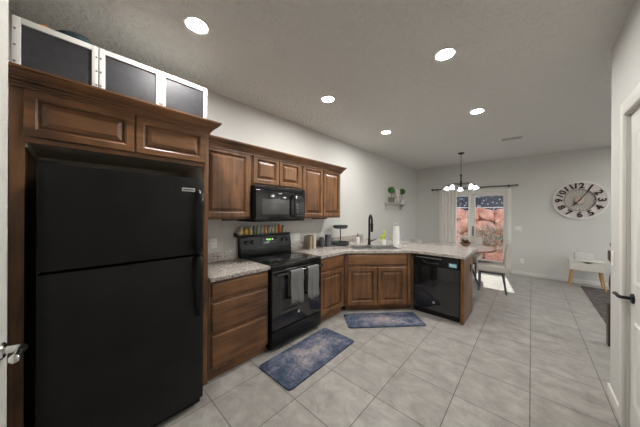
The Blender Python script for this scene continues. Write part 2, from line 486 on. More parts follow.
# closed door in the right wall: faces -X
rd = struct(door_leaf(D2B-D2A-.006, D2Z-.004).build('door_1', white_paint, None, (RX+.018, D2B-.003, 0), (0, 0, -PI/2)))
lever(rd, simple('black_lever', (.012, .013, .016), .3, metal=.4), .064, .922, -1)
# open pantry door at the left edge: free edge near (1.05,-.19)
ld = struct(door_leaf(.78, 2.44).build('door_2', white_paint, None, (1.825, -.288, 0), (0, 0, R_(172.5))))
lever(ld, chrome, .715, .93, -1, .095, 1.35)
# sliding patio door
pd = struct(MB().box(DX0, BY+.02, 0, DX0+.05, BY+.13, DZ).box(DX1-.05, BY+.02, 0, DX1, BY+.13, DZ).box(DX0+.05, BY+.02, DZ-.05, DX1-.05, BY+.13, DZ)
            .box(DX0+.05, BY+.02, 0.001, DX1-.05, BY+.13, .03).build('door_3', white_paint))
def slider(x0, x1, y, st0, st1):
    z0, z1 = .03, DZ-.05
    o = MB().box(x0, y, z0, x0+st0, y+.035, z1, .004).box(x1-st1, y, z0, x1, y+.035, z1, .004).box(x0+st0, y, z0, x1-st1, y+.035, z0+.09, .004).box(x0+st0, y, z1-.05, x1-st1, y+.035, z1, .004).build('sliding_panel', white_paint, pd)
    MB().box(x0+st0, y+.012, z0+.09, x1-st1, y+.02, z1-.05).build('glass', pane_m, o)
    return o
slider(.77, 1.45, BY+.03, .07, .07)
sp2 = slider(1.385, 2.175, BY+.075, .15, .045)
MB().box(1.475, BY+.052, .86, 1.50, BY+.074, 1.12, .006).box(1.478, BY+.04, .90, 1.494, BY+.054, 1.08, .006).build('handle', black_satin, sp2)

# ------------------------------------------------------------------ outside: patio, rock wall, mesh screen
struct(MB().box(-4, BY+.15, -.14, 7.3, 10.2, -.04).build('patio_ground', patio_m))
rng = random.Random(5)
def rock_wall():
    mb = MB()
    z = -.05
    rows = [(.46, 9.20), (.45, 9.28), (.46, 9.36), (.40, 9.42)]
    for ri, (h, y) in enumerate(rows):
        x = -2.6 + rng.random()*.5
        while x < 4.2:
            w = rng.uniform(.34, .78)
            bm = bmesh.new()
            bmesh.ops.create_cube(bm, size=1)
            bmesh.ops.subdivide_edges(bm, edges=list(bm.edges), cuts=5, use_grid_fill=True)
            ph = [rng.uniform(0, 6) for _ in range(6)]
            tilt = rng.uniform(-.3, .3); hj = h*rng.uniform(.85, 1.2); zo = rng.uniform(-.05, .05); yo = rng.uniform(-.09, .09)
            for v in bm.verts:
                p = v.co*2
                # rounded block
                l = (abs(p.x)**3.6+abs(p.y)**3.6+abs(p.z)**3.6)**(1/3.6)
                q = p/max(l, 1e-6)*max(abs(p.x), abs(p.y), abs(p.z))
                d = 1+.10*math.sin(2.3*q.x+ph[0])*math.cos(2*q.z+ph[1])+.07*math.sin(4.1*q.z+ph[2]+q.x*3)+.05*math.sin(7*q.x+ph[3]+5*q.z)
                xx, zz = q.x*w*.54*d, q.z*hj*.56*d
                v.co = Vector((x+w/2+xx, y+.24+yo+q.y*.24*d, z+zo+h/2+zz+xx*tilt))
            mb.bm(bm)
            x += w*.96
        z += h*.9
    mb.box(-2.6, 9.62, -.04, 4.2, 9.70, 1.58)
    return mb
rw = rock_wall().build('boulder_wall', rock_m, angle=50)  # boulder retaining wall beyond the patio
tag(rw, 'stacked pink-red boulder retaining wall outside the patio door', 'rock wall')
ms = thing('mesh_screen', 'dark blue-grey mesh screen with a pale bottom rail above the rock wall outside', 'fence', (.8, 10.02, 0))
MB().box(-3, -.01, 1.25, 3.2, .01, 3.4).build('mesh_panel', screen_m, ms)
MB().box(-3, -.03, 1.66, 3.2, -.0105, 1.69, .004).build('bottom_rail', white_paint, ms)
for px in (-2.9, -1.2, .75, 3.1):
    MB().box(px-.03, .012, -.04, px+.03, .07, 3.4).build('post', black_satin, ms)
lf = [simple('leaf_blue_green', (.10, .20, .19), .7), simple('leaf_olive', (.16, .20, .06), .7), simple('leaf_pale', (.55, .60, .58), .7)]
def creeper():
    mb = MB()
    for cx, cy, cz, n, sp in ((1.55, 9.2, .72, 90, .30), (1.95, 9.22, .55, 110, .30), (2.2, 9.2, .80, 60, .22), (1.75, 9.3, .90, 60, .28), (1.1, 9.22, .55, 50, .25), (2.35, 9.2, .3, 50, .25)):
        for k in range(n*3):
            p = Vector((cx+rng.gauss(0, sp), cy+rng.uniform(-.16, .0), cz+rng.gauss(0, .16)))
            r = rng.uniform(.016, .036)
            e = Euler((rng.uniform(0, 6), rng.uniform(0, 6), rng.uniform(0, 6))).to_matrix()
            vs = [p+e@Vector(q)*r for q in ((-1, 0, 0), (0, .55, .15), (1, 0, 0), (0, -.55, .15))]
            mb.mat(rng.choice([0, 0, 1, 1, 2])).raw(vs, [(0, 1, 2), (0, 2, 3)])
    return mb
cr = creeper().build('creeper', lf, smooth=False)
tag(cr, 'low blue-green creeping leaves growing over the red rock wall outside', 'plant')
cr['kind'] = 'stuff'

# ------------------------------------------------------------------ ceiling lights and vent
def ceiling_light():
    t = thing('ceiling_light', 'x', 'ceiling light', (0, 0, CZ), 0, 'recessed ceiling lights')
    MB().lathe([(.064, 0), (.084, 0), (.084, -.004), (.077, -.009), (.064, -.006)], 32, cap=False).build('trim_ring', white_matte, t)
    MB().lathe([(.0645, -.001), (.0645, -.005), (.05, -.0055), (.0005, -.0055)], 32).build('lens', lens_m, t)
    return t
spots = [((.864, .605), 'recessed ceiling light nearest the camera, above the refrigerator side'),
         ((2.105, 2.15), 'recessed ceiling light in the row away from the cabinets, nearest the camera of the two'),
         ((.859, 2.066), 'recessed ceiling light above the floor in front of the stove'),
         ((.848, 3.573), 'recessed ceiling light above the corner sink'),
         ((2.115, 3.642), 'recessed ceiling light close to the ceiling vent, past the end of the peninsula'),
         ((5.0, 4.6), 'added ceiling fill light over the rug side room, out of view'),  # from here on: unseen lamps added to brighten the far area
         ((5.0, 6.4), 'added ceiling fill light over the far end of the side room, out of view'),
         ((6.4, 4.6), 'added ceiling fill light near the added side window, out of view'),
         ((6.4, 6.4), 'added ceiling fill light in the far corner of the side room, out of view')]
cl = ceiling_light()
for i, ((x, y), lab) in enumerate(spots):
    if i == 0:
        cl.location = (x, y, CZ); cl['label'] = lab
    else:
        dup(cl, (x, y, CZ), 0, lab)
vt = thing('ceiling_vent', 'white rectangular air vent in the ceiling beyond the lights', 'vent', (2.385, 5.40, CZ))
MB().box(-.165, -.09, -.008, -.145, .09, 0).box(.145, -.09, -.008, .165, .09, 0).box(-.145, -.09, -.008, .145, -.07, 0).box(-.145, .07, -.008, .145, .09, 0).box(-.05, -.07, -.007, -.04, .07, 0).box(.04, -.07, -.007, .05, .07, 0).build('frame', white_paint, vt)
MB().box(-.145, -.07, -.003, .145, .07, -.001).build('backing', simple('vent_grey', (.5, .5, .49), .8), vt)  # plain grey plate behind the louvres
sl = MB()
for k in range(6):
    y = -.058+k*.0232
    sl.xf(Matrix.Translation((0, y, -.006)) @ Matrix.Rotation(.5, 4, 'X')).box(-.145, -.007, -.001, .145, .007, .001)
sl.build('louvre', white_paint, vt)

# ------------------------------------------------------------------ cabinet doors
def raised(w, h, fr=.058):
    t = .02
    return [(0, 0), (0, -t+.005), (.005, -t), (fr-.014, -t), (fr-.009, -t+.004), (fr-.004, -t+.006), (fr-.001, -t+.019), (fr+.010, -t+.019), (fr+.011, -t+.013), (fr+.034, -t+.003), (fr+.035, -t+.001)]
SLAB = [(0, 0), (0, -.013), (.008, -.017), (.012, -.020)]
def door(parent, x0, z0, x1, z1, fr=.058, y=0.0, name='door', mt=None):
    return MB().xf(Matrix.Translation((0, y, 0))).panel(x0, z0, x1, z1, raised(0, 0, fr)).build(name, mt or wood_v, parent, angle=25)
def drawer(parent, x0, z0, x1, z1, y=0.0):
    return MB().xf(Matrix.Translation((0, y, 0))).panel(x0, z0, x1, z1, SLAB).build('drawer', wood_h, parent, angle=25)

# tall surround with the cabinet over the refrigerator (local x along the wall, front at -Y)
FX = .605
fc = thing('refrigerator_cabinet', 'tall brown wood surround with two small raised-panel doors above the black refrigerator', 'cabinet', (FX, -.235, 0), PI/2)
LW = 1.025
MB().box(0, 0, 0.001, .052, .60, 2.17, .002).build('side_panel', wood_v, fc)
MB().box(LW-.042, 0, 0.001, LW, .60, 2.17, .002).build('side_panel', wood_v, fc)
MB().box(.052, 0.0, 1.865, LW-.042, .02, 2.17, .001).build('face_frame', wood_h, fc)
MB().box(.052, .02, 1.875, LW-.042, .60, 1.895).box(.052, .585, .002, LW-.042, .60, 1.875).box(.052, .02, 1.84, .058, .585, 1.875).box(LW-.048, .02, 0.01, LW-.042, .585, 1.875).build('lining', cab_in, fc)
MB().box(.002, .002, 2.171, LW-.002, .60, 2.250).build('top_panel', wood_h, fc)
door(fc, .048, 1.895, .522, 2.155, .055, name='door', mt=wood_h)
door(fc, .530, 1.895, .998, 2.155, .055, name='door', mt=wood_h)
CR = [(-.004, 2.158), (.013, 2.158), (.013, 2.170), (.020, 2.173), (.022, 2.184), (.034, 2.190), (.037, 2.199), (.052, 2.206), (.066, 2.222), (.072, 2.226), (.072, 2.234), (.080, 2.238), (.080, 2.250), (-.004, 2.250)]
MB().sweep(CR, lambda o: [(0, -o), (LW+o, -o), (LW+o, .165)]).build('crown_molding', wood_h, fc, angle=25)

# wall cabinets
UX = .322
def wall_cab(label, y0, y1, z0, z1, doors, fr, light=False):
    w = y1-y0
    t = thing('wall_cabinet', label, 'cabinet', (UX, y0, 0), PI/2, 'wall cabinets over the counter and stove')
    MB().box(0, 0, z0, w, .318, z1, .0015).build('carcass', wood_v, t)
    for a, b in doors:
        door(t, a-y0, z0+.022, b-y0, z1-.028, fr, name='door')
    return t
wall_cab('single-door brown wall cabinet between the refrigerator surround and the microwave', .793, 1.362, 1.405, 2.165, [(.835, 1.345)], .060)
wall_cab('short two-door brown wall cabinet directly above the black microwave', 1.364, 2.128, 1.79, 2.165, [(1.385, 1.742), (1.75, 2.108)], .058)
wall_cab('tall two-door brown wall cabinet to the right of the microwave', 2.13, 3.002, 1.395, 2.165, [(2.15, 2.563), (2.573, 2.985)], .060)
CW = [(0.0, 2.120), (.010, 2.120), (.010, 2.135), (.018, 2.142), (.020, 2.152), (.031, 2.160), (.036, 2.172), (.047, 2.182), (.058, 2.194), (.061, 2.203), (.067, 2.206), (.067, 2.218), (0.0, 2.218)]
cwm = MB().sweep(CW, lambda o: [(UX+.0205+o, .80), (UX+.0205+o, 3.003+o), (.003, 3.003+o)]).build('crown_molding', wood_y, angle=25)
tag(cwm, 'long brown crown molding running along the top of the wall cabinets right of the refrigerator', 'molding')

# ------------------------------------------------------------------ base cabinets
BX = .605
bc = thing('drawer_cabinet', 'brown base cabinet with three drawers between the refrigerator and the stove', 'cabinet', (BX, .795, 0), PI/2)
MB().box(0, 0, .085, .61, .60, .876, .0015).build('carcass', wood_v, bc)
MB().box(0, .028, 0.001, .61, .05, .085).build('toe_kick', wood_h, bc)
drawer(bc, .022, .715, .600, .858); drawer(bc, .022, .428, .600, .685); drawer(bc, .022, .118, .600, .398)
bd = thing('base_cabinet', 'brown base cabinet with one drawer over one door right of the stove', 'cabinet', (BX, 2.176, 0), PI/2)
MB().prism([(0, 0), (.564, 0), (.02, .60), (0, .60)], .085, .876).build('carcass', wood_v, bd)
MB().box(0, .028, 0.001, .53, .05, .085).build('toe_kick', wood_h, bd)
drawer(bd, .018, .70, .535, .855)
door(bd, .018, .115, .535, .672, .062)
P1, P2 = (.608, 2.744), (1.306, 3.49)
DA = math.atan2(P2[1]-P1[1], P2[0]-P1[0]); DLn = math.hypot(P2[0]-P1[0], P2[1]-P1[1])
sc = thing('sink_cabinet', 'angled brown corner sink cabinet with two raised-panel doors under a false drawer front', 'cabinet', (P1[0], P1[1], 0), DA)
MB().box(0.002, 0, .085, DLn-.002, .022, .876, .0015).build('face_frame', wood_v, sc)
MB().box(.03, .06, 0.001, DLn-.03, .08, .085).build('toe_kick', wood_h, sc)
MB().panel(.05, .70, DLn-.068, .845, SLAB).build('false_drawer', wood_h, sc, angle=25)
mid = (.05+DLn-.068)/2
door(sc, .05, .10, mid-.008, .662, .070); door(sc, mid+.008, .10, DLn-.068, .662, .070)
MB().box(DLn-.052, -.010, .0855, DLn-.004, 0.0, .874, .003).build('corner_stile', wood_v, sc)
pc = thing('peninsula_cabinet', 'brown wood end and back panels of the peninsula holding the dishwasher', 'cabinet', (0, 0, 0))
MB().box(1.962, 3.498, 0.001, 2.0, 4.115, .876, .003).build('end_panel', wood_v, pc)
MB().box(.004, 4.095, 0.001, 1.961, 4.115, .876, .002).build('back_panel', wood_v, pc)
MB().box(1.310, 3.506, 0.001, 1.332, 4.09, .876, .001).build('filler', wood_v, pc)
ol = MB().box(2.0, 3.905, .635, 2.005, 3.98, .745, .002).box(2.004, 3.925, .652, 2.007, 3.96, .682, .004).box(2.004, 3.925, .698, 2.007, 3.96, .728, .004).build('outlet', black_satin, pc)
ol['label'] = 'black outlet on the end panel'

# ------------------------------------------------------------------ countertops and sink
ct1 = thing('countertop', 'speckled granite countertop left of the stove, beside the refrigerator', 'countertop', (0, 0, 0), 0, 'granite countertops')
MB().box(.003, .797, .878, .645, 1.406, .915, .004).build('slab', granite_m, ct1)
MB().box(.003, .797, .9155, .023, 1.335, 1.02, .003).build('backsplash', granite_m, ct1)
ct2 = thing('countertop', 'long speckled granite countertop from the stove around the corner sink onto the peninsula', 'countertop', (0, 0, 0), 0, 'granite countertops')
e_ = Vector((math.cos(DA), math.sin(DA))); n_ = Vector((-math.sin(DA), math.cos(DA)))
def dl(u, v): 
    p = Vector(P1)+e_*u+n_*v
    return (p.x, p.y)
SKU0, SKU1, SKV0, SKV1 = .135, .905, .115, .50
def slab_with_hole(outer, hole, z0, z1):
    bm = bmesh.new()
    es = []
    for poly in (outer, hole):
        vs = [bm.verts.new((x, y, z1)) for x, y in poly]
        es += [bm.edges.new((vs[i], vs[(i+1) % len(vs)])) for i in range(len(vs))]
    bmesh.ops.triangle_fill(bm, edges=es, use_beauty=True, use_dissolve=False)
    r = bmesh.ops.extrude_face_region(bm, geom=list(bm.faces))
    for g in r['geom']:
        if isinstance(g, bmesh.types.BMVert): g.co.z = z0
    bmesh.ops.recalc_face_normals(bm, faces=list(bm.faces))
    return bm
outer = [(.003, 2.176), (.645, 2.176), (.645, 2.730), (1.322, 3.458), (2.012, 3.462), (2.022, 3.472), (2.022, 4.42), (2.012, 4.44), (.003, 4.44)]
hole = [dl(SKU0+.012, SKV0+.012), dl(SKU1-.012, SKV0+.012), dl(SKU1-.012, SKV1-.012), dl(SKU0+.012, SKV1-.012)]
MB().bm(slab_with_hole(outer, hole, .878, .915)).build('slab', granite_m, ct2, angle=25)
MB().box(.003, 2.176, .9155, .023, 4.20, 1.02, .003).build('backsplash', granite_m, ct2)
sk = thing('sink', 'double-bowl stainless sink with a dark rim set in the corner countertop', 'sink', (P1[0], P1[1], .9155), DA)
def rim():
    mb = MB()
    mx_ = (SKU0+SKU1)/2
    for x0, x1 in ((SKU0, mx_-.0005), (mx_+.0005, SKU1)):
        o = [(x0, SKV0), (x1, SKV0), (x1, SKV1), (x0, SKV1)]
        i = [(x0+.02, SKV0+.02), (x1-.02, SKV0+.02), (x1-.02, SKV1-.02), (x0+.02, SKV1-.02)]
        b = [(x0+.035, SKV0+.035), (x1-.035, SKV0+.035), (x1-.035, SKV1-.035), (x0+.035, SKV1-.035)]
        vs = [(x, y, 0) for x, y in o]+[(x, y, .006) for x, y in o]+[(x, y, .006) for x, y in i]+[(x, y, -.19) for x, y in b]
        fs = []
        for k in range(3):
            for q in range(4):
                fs.append((k*4+q, k*4+(q+1) % 4, k*4+4+(q+1) % 4, k*4+4+q))
        fs.append((12, 13, 14, 15))
        mb.raw(vs, fs)
    return mb
MB().box(SKU0-.01, SKV0-.01, .0, SKU1+.01, SKV0, .006).build('rim', black_satin, sk)
rim().build('bowl', steel, sk)
for ux in (SKU0+.19, SKU1-.19):
    MB().lathe([(.04, -.189), (.04, -.186), (.03, -.187), (.004, -.188)], 20, (ux, .31, 0)).build('drain', chrome, sk)

# faucet
fx, fy = dl(.545, .575)
fa = thing('faucet', 'tall matte black pull-down kitchen faucet behind the corner sink', 'faucet', (fx, fy, .9155), DA)
MB().lathe([(.032, 0), (.032, .006), (.026, .014), (.024, .10), (.019, .11)], 20).build('base', black_satin, fa)
pts = [(0, 0, .10), (0, 0, .42)]
for k in range(1, 13):
    a = PI*k/12
    pts.append((0, -.075+.075*math.cos(a), .42+.10*math.sin(a)))
pts.append((0, -.15, .37))
MB().tube(pts, .0185, 12).build('spout', black_satin, fa)
MB().cyl((0, -.15, .38), (0, -.15, .24), .024, .021).build('spray_head', black_satin, fa)
MB().cyl((.02, 0, .065), (.05, 0, .07), .013).tube([(.045, 0, .07), (.085, -.01, .085), (.125, -.02, .105)], [.009, .008, .007], 8).build('handle', black_satin, fa)

# ------------------------------------------------------------------ refrigerator
fr = thing('refrigerator', 'large black top-freezer refrigerator standing in the wood surround', 'refrigerator', (.80, -.128, 0), PI/2)
FW = .815
MB().box(0.006, .085, .03, FW-.006, .74, 1.715, .006).build('body', fridge_blk, fr)
def fdoor(z0, z1):
    mb = MB(); n = 14; prof = []
    for k in range(n+1):
        x = FW*k/n; u = (x/FW-.5)*2
        prof.append((x, .012*abs(u)**2.4))
    poly = prof+[(FW, .078), (0, .078)]
    return mb.prism(poly, z0, z1, .006)
fdr = fdoor(1.166, 1.735).build('freezer_door', fridge_blk, fr, angle=50)
rdr = fdoor(.055, 1.150).build('refrigerator_door', fridge_blk, fr, angle=50)
MB().box(.01, .05, .002, FW-.01, .12, .052).build('kick_grille', black_matte, fr)
MB().box(.0, .02, 1.736, .07, .075, 1.752, .004).build('hinge_cover', black_satin, fr)
def fhandle(z0, z1, par):
    x = FW-.045
    s = 1 if z1 > z0 else -1
    pts = [(x, .01, z0), (x, -.03, z0+s*.012), (x, -.05, z0+s*.05), (x, -.052, z0+s*.14), (x+.004, -.048, z1-s*.10), (x+.008, -.03, z1-s*.03), (x+.008, .008, z1)]
    mb = MB()
    mb.xf(Matrix.Translation((x, 0, 0)) @ Matrix.Diagonal((1.35, 1, 1, 1)) @ Matrix.Translation((-x, 0, 0))).tube(pts, [.015, .016, .016, .015, .014, .014, .013], 12)
    mb.build('handle', black_satin, par)
fhandle(1.172, 1.64, fdr); fhandle(1.145, .70, rdr)
MB().box(FW-.155, -.001, 1.632, FW-.068, .012, 1.658, .002).mat(1).box(FW-.148, -.002, 1.641, FW-.075, .005, 1.649).build('badge', [silver, grey_can], fdr)

# ------------------------------------------------------------------ stove
st = thing('stove', 'black freestanding electric stove with a glass cooktop and towels on its oven door', 'stove', (.655, 1.4105, 0), PI/2)
SW = .762
MB().box(.003, .02, .03, SW-.003, .63, .898, .003).build('body', black_satin, st)
MB().box(.03, .05, .001, SW-.03, .6, .03).build('plinth', black_matte, st)
ck = MB().box(0, -.012, .899, SW, .60, .918, .006).build('cooktop', black_gloss, st)
ringm = simple('burner_mark', (.05, .05, .052), .2)
for bx, by, br_ in ((.20, .16, .105), (.56, .16, .085), (.20, .43, .085), (.56, .43, .105)):
    MB().lathe([(br_, 0), (br_, .0006), (br_-.004, .0006), (br_-.004, 0)], 40, (bx, by, .918), cap=False).lathe([(br_*.62, 0), (br_*.62, .0006), (br_*.62-.003, .0006), (br_*.62-.003, 0)], 40, (bx, by, .918), cap=False).build('burner', ringm, st)
MB().box(.004, -.008, .862, SW-.004, .02, .897, .005).build('vent_strip', black_satin, st)
od = MB().box(.004, -.014, .225, SW-.004, .018, .858, .008).build('oven_door', black_gloss, st)
MB().box(.12, -.0155, .40, SW-.12, -.0135, .735, .0006).build('window', dark_glass, od)
MB().box(.115, -.0148, .395, SW-.115, -.0138, .74).build('window_border', simple('window_dots', (.045, .045, .047), .15), od)
hb = MB().tube([(.035, -.062, .822), (SW-.035, -.062, .822)], .0125, 14)
for hx in (.05, SW-.05):
    hb.box(hx-.014, -.06, .81, hx+.014, -.010, .834, .004)
hb.build('handle', black_gloss, od)
def round_logo(x, z, y, parent, r=.017):
    o = MB().lathe([(r, 0), (r, .0016), (r*.9, .0022), (r*.0+.0005, .0022)], 28, (x, y, z), (0, -1, 0)).build('logo', silver, parent)
    k = r*.55
    mb = MB()
    for sgn in (-1, 1):
        pts = []
        for q in range(9):
            a = -.4+q*.62
            pts.append((x+sgn*k*.45+math.cos(a)*k*.42*(1-q*.05), y-.0028, z+math.sin(a)*k*.8*(1-q*.05)))
        mb.tube(pts, r*.07, 6)
    mb.build('monogram', black_satin, o)
round_logo(.375, .335, -.0142, od)
wd = MB().box(.004, -.012, .045, SW-.004, .018, .212, .008).build('storage_drawer', black_satin, st)
GA, GB = -.036, SW-.012
bgd = MB().prism([(GA, .575), (GB, .575), (GB, .648), (GA, .648)], .9185, 1.02, .004)
bgd.raw([(GA, .575, 1.02), (GB, .575, 1.02), (GB, .648, 1.02), (GA, .648, 1.02), (GA, .600, 1.165), (GB, .600, 1.165), (GB, .648, 1.178), (GA, .648, 1.178)],
        [(0, 1, 5, 4), (1, 2, 6, 5), (2, 3, 7, 6), (3, 0, 4, 7), (4, 5, 6, 7), (3, 2, 1, 0)])
bg_o = bgd.build('backguard', black_satin, st)
tl = math.atan2(.025, .145)
def on_guard(z): return .575+.025*(z-1.02)/.145
nrm = Vector((0, -math.cos(tl), math.sin(tl)))
for kx in (.045, .125, .60, .68):
    c0 = Vector((kx, on_guard(1.10), 1.10))
    MB().lathe([(.026, 0), (.026, .008), (.021, .012), (.019, .026), (.014, .028)], 20, c0, nrm).box(kx-.003, on_guard(1.1)-.03, 1.085, kx+.003, on_guard(1.1)-.012, 1.118, .001).build('knob', black_gloss, bg_o)
T = Matrix.Translation((.38, on_guard(1.10), 1.10)) @ Matrix.Rotation(-tl, 4, 'X')
MB().xf(T).box(-.13, -.003, -.045, .13, .001, .045, .001).build('control_panel', black_gloss, bg_o)
dg = MB().xf(T)
for q, dx in enumerate((-.030, -.014, .008, .024)):
    for sx in (-.005, .005):
        if q == 0 and sx < 0: continue
        dg.box(dx+sx-.0012, -.0042, .004, dx+sx+.0012, -.0031, .026)
    if q: dg.box(dx-.005, -.0042, .003, dx+.005, -.0031, .0055).box(dx-.005, -.0042, .0245, dx+.005, -.0031, .027)
dg.box(-.0045, -.0042, .008, -.0025, -.0031, .011).box(-.0045, -.0042, .018, -.0025, -.0031, .021)
dg.build('clock_display', green_led, bg_o)
mk = MB().xf(T)
for q in range(8):
    mk.box(-.115+q*.03, -.0042, -.03, -.098+q*.03, -.0031, -.026)
mk.build('control_print', mark_w, bg_o)

# towels over the oven handle (world coordinates)
def towel(y0, y1, zb, zback, ph, label):
    mb = MB(); nu = 22
    xc, zc, r = .717, .822, .0165
    prof = [(.733+.004, zb)]
    for k in range(1, 8): prof.append((.7335+.003*math.sin(k+ph), zb+(zc-zb)*k/8))
    for k in range(9):
        a = -PI*0+PI*k/8
        prof.append((xc+r*math.cos(a), zc+r*math.sin(a)))
    for k in range(1, 5): prof.append((xc-r, zc-(zc-zback)*k/4))
    vs, fs = [], []
    n = len(prof)
    for i in range(nu+1):
        t = i/nu
        for j, (x, z) in enumerate(prof):
            drop = max(0, min(1, (zc-z)/(zc-zb)))
            front = j < 9
            wv = .007*math.sin(t*11+ph)*drop + .004*math.sin(t*23+ph*2)*drop
            y = y0+(y1-y0)*(t+(.5-t)*.04*(1-drop))
            zz = z
            if front: zz = z+(.012*math.sin(t*5+ph)+.008*math.sin(t*13))*drop*1.2
            vs.append((x+(abs(wv)+wv)*(1 if front else 0)*.9, y, zz))
    for i in range(nu):
        for j in range(n-1):
            a = i*n+j
            fs.append((a, a+1, a+n+1, a+n))
    mb.raw(vs, fs)
    o = mb.build('towel', towel_m, angle=80)
    md = o.modifiers.new('thickness', 'SOLIDIFY'); md.thickness = .006; md.offset = 1
    return tag(o, label, 'towel', 'towels on the oven handle')
towel(1.605, 1.800, .472, .55, .4, 'grey hand towel on the oven handle, the left of the two')
towel(1.862, 2.050, .462, .55, 2.1, 'grey hand towel on the oven handle, the right of the two')

# ------------------------------------------------------------------ microwave
mw = thing('microwave', 'black over-the-range microwave under the short wall cabinet', 'microwave', (.395, 1.366, 0), PI/2)
MWW = .756
MB().box(0, .0, 1.370, MWW, .390, 1.787, .004).build('body', black_satin, mw)
md_ = MB().box(.004, -.022, 1.395, .575, -.001, 1.735, .006).build('door', black_gloss, mw)
MB().box(.085, -.0235, 1.455, .48, -.0215, 1.635, .0006).build('window', simple('microwave_window', (.07, .07, .07), .18), md_)
MB().tube([(.535, -.022, 1.42), (.54, -.055, 1.44), (.542, -.062, 1.52), (.542, -.062, 1.60), (.54, -.055, 1.68), (.535, -.022, 1.70)], .013, 12).build('handle', black_gloss, md_)
cp = MB().box(.580, -.022, 1.395, MWW-.004, -.001, 1.735, .005).build('control_panel', black_gloss, mw)
kb = MB()
for r in range(6):
    for c in range(3):
        kb.box(.605+c*.045, -.0235, 1.43+r*.032, .637+c*.045, -.0215, 1.448+r*.032, .0005)
kb.build('keypad', simple('keypad_grey', (.05, .05, .052), .35), cp)
MB().box(.605, -.0235, 1.65, .727, -.0215, 1.69, .0005).build('display', dark_glass, cp)
gv = MB().box(.004, -.018, 1.740, MWW-.004, -.001, 1.783, .004)
for k in range(24): gv.box(.03+k*.029, -.0195, 1.748, .05+k*.029, -.017, 1.776, .0006)
gv.build('vent_grille', black_satin, mw)
MB().box(.31, -.0245, 1.70, .36, -.0215, 1.712, .0005).build('badge', mark_w, md_)

# under-cabinet light bars
for (y0, y1, x, z, lab) in ((1.10, 1.335, .20, 1.403, 'thin black light bar under the single-door wall cabinet'), (2.50, 2.78, .20, 1.393, 'thin dark light bar under the wall cabinet right of the microwave')):
    t = MB().box(-.035, 0, -.016, .035, y1-y0, 0, .004).build('light_bar', black_satin, None, (x, y0, z))
    tag(t, lab, 'light bar')

# ------------------------------------------------------------------ dishwasher
dw = thing('dishwasher', 'glossy black dishwasher in the peninsula facing the kitchen', 'dishwasher', (1.336, 3.505, 0))
DWW = .622
MB().box(.004, .03, .10, DWW-.004, .56, .868).build('body', black_satin, dw)
MB().box(.01, .045, .001, DWW-.01, .06, .10).build('toe_plate', black_matte, dw)
dd = MB().box(.004, -.012, .085, DWW-.004, .028, .715, .006).build('door', black_gloss, dw)
cpn = MB().box(.004, -.016, .720, DWW-.004, .028, .862, .006)
cpo = cpn.build('control_panel', black_satin, dw)
MB().tube([(.15, -.016, .79), (.18, -.020, .765), (.24, -.026, .757), (.33, -.026, .757), (.37, -.02, .765)], .010, 8).build('handle_lip', black_gloss, cpo)
for k in range(10):
    MB().box(.05+k*.036, -.0172, .828, .05+k*.036+.016, -.0158, .838).build('button', mark_w, cpo)
stk = MB().box(.490, -.0176, .742, .583, -.0161, .792).mat(1).box(.503, -.0180, .765, .533, -.0175, .780).box(.541, -.0180, .757, .571, -.0175, .761).box(.541, -.0180, .770, .563, -.0175, .774).build('sticker', [screen_label, white_matte], cpo)
stk['label'] = 'light blue sticker'
round_logo(.295, .205, -.0122, dd)

# ------------------------------------------------------------------ floor mats
def rounded(w, d, r, n=6):
    pts = []
    for cx, cy, a0 in ((w/2-r, d/2-r, 0), (-w/2+r, d/2-r, 90), (-w/2+r, -d/2+r, 180), (w/2-r, -d/2+r, 270)):
        for k in range(n+1):
            a = R_(a0+90*k/n); pts.append((cx+r*math.cos(a), cy+r*math.sin(a)))
    return pts
m1 = MB().prism(rounded(.985, .455, .035), 0, .014, .003).build('floor_mat', mat_mat('worn_blue_mat_a', 3.1), None, (.955, 1.70, .001), (0, 0, PI/2+R_(1.5)))
tag(m1, 'blue and grey worn-pattern floor mat in front of the stove', 'mat')
m2 = MB().prism(rounded(1.04, .40, .035), 0, .014, .003).build('floor_mat', mat_mat('worn_blue_mat_b', 8.4), None, (1.155, 2.905, .001), (0, 0, DA))
tag(m2, 'blue and grey worn-pattern floor mat in front of the corner sink cabinet', 'mat')

# ------------------------------------------------------------------ white-framed boxes on the tall cabinet
mesh_front = simple('grey_translucent_front', (.035, .035, .04), .4, var=.2, vscale=25, bump=.2, bscale=300)
bx = thing('storage_box', 'white-framed grey storage box over the refrigerator, leftmost of three with a dark bundle on top', 'storage box', (.56, -.232, 2.251), PI/2, 'storage boxes above the refrigerator')
BW, BH, BD = .340, .312, .30
fm = MB()
for x0, x1 in ((0, .03), (BW-.03, BW)):
    for y0, y1 in ((0, .02), (BD-.02, BD)):
        fm.box(x0, y0, 0, x1, y1, BH, .003)
for z0, z1 in ((0, .024), (BH-.034, BH)):
    fm.box(.03, 0, z0, BW-.03, .02, z1, .003).box(.03, BD-.02, z0, BW-.03, BD, z1, .003).box(0, .02, z0, .022, BD-.02, z1, .003).box(BW-.022, .02, z0, BW, BD-.02, z1, .003)
fm.build('frame', white_matte, bx)
MB().box(.022, .010, .024, BW-.022, .014, BH-.034).build('front_panel', mesh_front, bx)
MB().box(.022, BD-.014, .024, BW-.022, BD-.010, BH-.034).box(.008, .02, .024, .012, BD-.02, BH-.034).box(BW-.012, .02, .024, BW-.008, BD-.02, BH-.034).build('side_panel', mesh_front, bx)
MB().box(.01, .02, BH-.02, BW-.01, BD-.02, BH-.012).build('lid', white_matte, bx)
for xx in (.008, BW-.008):
    for z in (.06, .15, .24): MB().lathe([(.006, 0), (.006, .003), (.004, .004)], 10, (xx, 0, z), (0, -1, 0)).build('connector', nickel, bx)
dup(bx, (.56, .112, 2.251), PI/2, 'white-framed grey storage box over the refrigerator, middle of the three')
